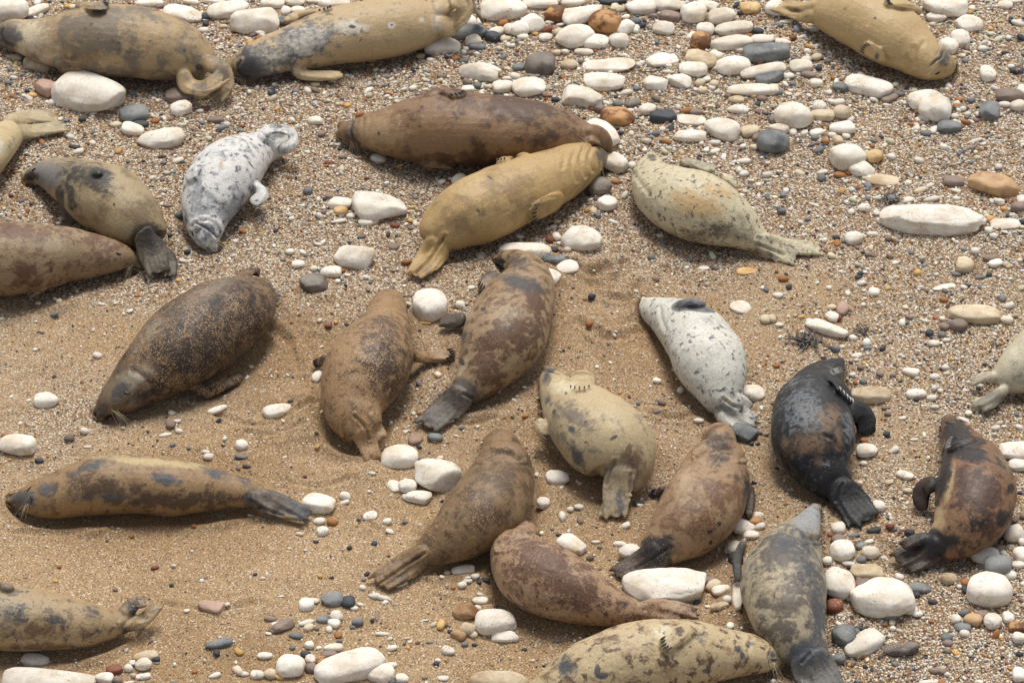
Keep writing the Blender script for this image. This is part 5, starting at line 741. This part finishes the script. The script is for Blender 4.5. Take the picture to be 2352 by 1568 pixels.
def describe(x, y, a, b, k, sh):
    best = sorted(((np.min(np.hypot(m[2][:, 0]-x, m[2][:, 1]-y)), m) for m in seal_marks), key=lambda t: t[0])[0]; d, (ref, part, pts) = best
    q = pts[np.argmin(np.hypot(pts[:, 0]-x, pts[:, 1]-y))]; dx, dy = x-q[0], y-q[1]
    if abs(dx) > 2*abs(dy): di = 'right of' if dx > 0 else 'left of'
    elif abs(dy) > 2*abs(dx): di = 'below' if dy > 0 else 'above'
    else: di = ('lower ' if dy > 0 else 'upper ')+('right of' if dx > 0 else 'left of')
    ar = math.sqrt(a*b); size = 'huge' if ar > 55 else 'large' if ar > 30 else 'medium' if ar > 17 else 'small'
    sp = 'half-buried flat' if 'f' in sh else 'angular' if 'k' in sh else 'elongated' if a > 1.9*b else 'round' if a < 1.2*b else 'oval'
    return size, WC[k], sp, di, part, ref, ('far ' if d > 190 else '')
things = [s for s in stones if -10 < s[0] < FW+10 and -10 < s[1] < FH+10][:300]; rest = stones[300:]
desc = [describe(s[0], s[1], s[2], s[3], s[5], s[6]) for s in things]
from collections import defaultdict
grp = defaultdict(list)
for i, d in enumerate(desc): grp[d].append(i)
ORD = ['', 'second ', 'third ', 'fourth ', 'fifth ', 'sixth ', 'seventh ', 'eighth ']
slabel = {}
for d, ids in grp.items():
    size, colr, sp, di, part, ref, far = d
    tail = f'{far}{di} {ref}' if part == 'body' else f'{far}{di} {part} of {ref}'
    ids = sorted(ids, key=lambda i: things[i][0])
    for r, i in enumerate(ids):
        if len(ids) == 1: slabel[i] = f'{size} {colr} {sp} stone {tail}'
        else: slabel[i] = f'{ORD[r]}leftmost {size} {colr} {sp} stone {tail}'
for i, s in enumerate(things):
    rg = np.random.default_rng(1000+i); x, y, a, b, rot, k, sh = s; P, A, B, Hh, g = place_stone(*s, rg)
    lev = 5 if a*b > 2500 else 4 if a*b > 350 else 3
    v = stone_shape(rg, 'k' in sh, lev, a > 1.7*b)*np.array([A, B, Hh]); tl_ = rg.normal(size=2)*.05
    M = np.array(Matrix.Rotation(g, 3, 'Z') @ Matrix.Rotation(tl_[0], 3, 'X') @ Matrix.Rotation(tl_[1], 3, 'Y')); v = v@M.T
    me = mesh_np('stone', v, ico[lev][1]); o = link(NM[k], me, SM[k]); o.location = P
    tag(o, slabel[i], 'stone', GN[k])
print('stones', len(things), len(rest))

# ------------------------------------------------------------------ loose pebbles and grit: nobody could count them
def scatter_mesh(name, P, R, G, colr, lev, nvar=14, seed=3):
    rg = np.random.default_rng(seed); sh = [stone_shape(np.random.default_rng(seed*100+j), j % 3 == 0, lev) for j in range(nvar)]
    n = len(P); var = rg.integers(0, nvar, n); S = np.stack(sh)[var]                      # n, m, 3
    S = S*R[:, None, :]; c, s_ = np.cos(G)[:, None], np.sin(G)[:, None]; tl = rg.normal(size=(n, 1))*.22
    x, y, z = S[..., 0], S[..., 1], S[..., 2]; z, x = z*np.cos(tl)+x*np.sin(tl), x*np.cos(tl)-z*np.sin(tl)
    V = np.stack([x*c-y*s_, x*s_+y*c, z], -1)+P[:, None, :]; m = V.shape[1]; F = ico[lev][1][None]+(np.arange(n)*m)[:, None, None]
    me = mesh_np(name, V.reshape(-1, 3), F.reshape(-1, 3)); cc = np.repeat(np.concatenate([colr, np.ones((n, 1))], 1), m, 0); attr_c(me, 'tint', cc)
    return me
def pebble_material(name):
    m = NB(name); a = m.add('ShaderNodeAttribute'); a.attribute_name = 'tint'; tc = m.add('ShaderNodeTexCoord').outputs['Object']
    n = m.noise(tc, 160, 4, .7); col = m.mix(.6, a.outputs['Color'], m.mix(1.0, a.outputs['Color'], m.mix(m.rng(n, .3, .7, 0, 1), (.72, .70, .67), (1.18, 1.17, 1.15)), 'MULTIPLY'))
    return m.fin(col, m.bump(n, .4, .003), .7, .3)
def palette(rg, n, pr):
    cs = np.array([lin(c) for _, c in PAL]); i = rg.choice(len(cs), n, p=np.array(pr)/sum(pr)); return np.clip(cs[i]*rg.uniform(.72, 1.12, (n, 1))*(1+rg.normal(size=(n, 3))*.03), .01, .9)
def candidates(rg, n, dens, jit):
    x = rg.uniform(-4.2, 4.2, n); y = rg.uniform(-3.9, 4.8, n); px = proj(np.stack([x, y, 0*x], 1))
    clump = fbm(np.stack([x*3.1, y*3.1, 0*x], 1)+jit, 4); clump2 = fbm(np.stack([x*9, y*9, 0*x], 1)+jit*2, 3)
    dd = table(dens, px)*np.clip(1+2.0*clump+1.2*clump2, .05, 2.6)
    keep = (rg.random(n) < dd/1.6) & (grid_at(near, x, y) > .8) & (px[:, 0] > -260) & (px[:, 0] < FW+260); return x[keep], y[keep]
M_peb = pebble_material('mixed_pebble'); rg = np.random.default_rng(11)
# medium pebbles (those too small to single out, plus a random spread)
px_, R_, G_, C_ = [], [], [], []
for s in rest:
    P, A, B, Hh, g = place_stone(*s, rg); px_.append(P); R_.append((A, B, Hh)); G_.append(g); C_.append(lin(KC[s[5]])*rg.uniform(.9, 1.1))
x, y = candidates(rg, 24000, PEB+.03, 3.0); n = len(x); sz = .0105*(1+rg.pareto(3.2, n)*.9); sz = np.minimum(sz, .026)
z = height(x, y); Rr = np.stack([sz*rg.uniform(.95, 1.5, n), sz*rg.uniform(.75, 1.0, n), sz*rg.uniform(.4, .75, n)], 1)
P = np.vstack([np.array(px_), np.stack([x, y, z+Rr[:, 2]*.45], 1)]); R = np.vstack([np.array(R_), Rr]); G = np.concatenate([np.array(G_), rg.uniform(0, 6.28, n)])
cl = np.vstack([np.array(C_), palette(rg, n, (.42, .16, .11, .07, .12, .06, .05, .02))])
tag(link('pebbles', scatter_mesh('pebbles', P, R, G, cl, 2, 20, 5), M_peb), 'loose pebbles of white, grey and brown scattered between the larger stones', 'pebbles', kind='stuff')
print('pebbles', len(P))
x, y = candidates(rg, 170000, np.clip(PEB*.85+GRIT*.30, 0, 1), 17.0); n = len(x); sz = rg.uniform(.0042, .0092, n)
z = height(x, y); Rr = np.stack([sz*rg.uniform(.95, 1.5, n), sz*rg.uniform(.75, 1.0, n), sz*rg.uniform(.45, .8, n)], 1)
tag(link('gravel', scatter_mesh('gravel', np.stack([x, y, z+Rr[:, 2]*.4], 1), Rr, rg.uniform(0, 6.28, n), palette(rg, n, (.36, .19, .09, .06, .13, .09, .07, .01)), 1, 16, 9), M_peb), 'fine mixed gravel lying over the sand', 'gravel', kind='stuff')
print('gravel', n)
# ------------------------------------------------------------------ seaweed and a twig
M_weed = plain('dry_seaweed', lin((52, 44, 34)), .45, .5, 90, .5)
def seaweed(x, y, rx, ry, nb, lab):
    P = unproj(x, y, .02); P[2] = float(height(P[0], P[1])); cv, cf, of = [], [], 0
    for k in range(nb):
        th = random.uniform(0, 6.28); rr = random.uniform(0, 1)**.6; p = np.array([math.cos(th)*rx*MPP*rr*.6, math.sin(th)*ry*MPP*1.5*rr*.6, random.uniform(.004, .03)])
        d = random.uniform(0, 6.28); R = [p]
        for q in range(7):
            d += random.uniform(-.7, .7); p = p+np.array([math.cos(d), math.sin(d), random.uniform(-.35, .35)])*random.uniform(.008, .02); p[2] = max(p[2], .003); R.append(p.copy())
        R = np.array(R); t = nrm(np.gradient(R, axis=0)); sx = nrm(np.cross(t, ZUP)); ux = np.cross(sx, t); w_ = random.uniform(.003, .007)*np.array([.6, 1, 1.1, .9, 1.1, 1, .7, .3])
        a_, f2 = loft(R, sx, ux, w_, w_*.35, 8); cv.append(a_); cf += [tuple(i+of for i in p_) for p_ in f2]; of += len(a_)
    o = link('seaweed_clump', mesh_np('seaweed', np.vstack(cv), cf), M_weed); o.location = P; tag(o, lab, 'seaweed', 'dark seaweed clumps')
seaweed(1852, 772, 42, 16, 46, 'wide clump of dark seaweed below the cream stone slab at right')
seaweed(2046, 452, 26, 12, 18, 'dark seaweed tangle draped behind the huge white boulder')
seaweed(1980, 754, 18, 9, 12, 'small tuft of dark seaweed right of the widest seaweed clump')
seaweed(632, 695, 12, 8, 12, 'tiny dark seaweed wisp right of the sand-dusted dark brown seal')
for pts, lab in (([(1466, 164), (1500, 166), (1528, 156), (1548, 138)], 'thin dark twig lying on gravel between white stones at the top'), ([(606, 713), (622, 702), (634, 690)], 'short dark stalk beside the rump of the sand-dusted seal'), ([(925, 690), (938, 686), (950, 682)], 'thin dark stalk left of the round white boulder')):
    P = np.array([unproj(p[0], p[1], .02) for p in pts]); P[:, 2] = height(P[:, 0], P[:, 1])+.008; R = crom(P, 12); t = nrm(np.gradient(R, axis=0)); sx = nrm(np.cross(t, ZUP)); ux = np.cross(sx, t)
    v, f2 = loft(R-R[0], sx, ux, np.linspace(.004, .0015, 12), np.linspace(.004, .0015, 12), 8); o = link('twig', mesh_np('twig', v, f2), M_weed); o.location = R[0]; tag(o, lab, 'twig')
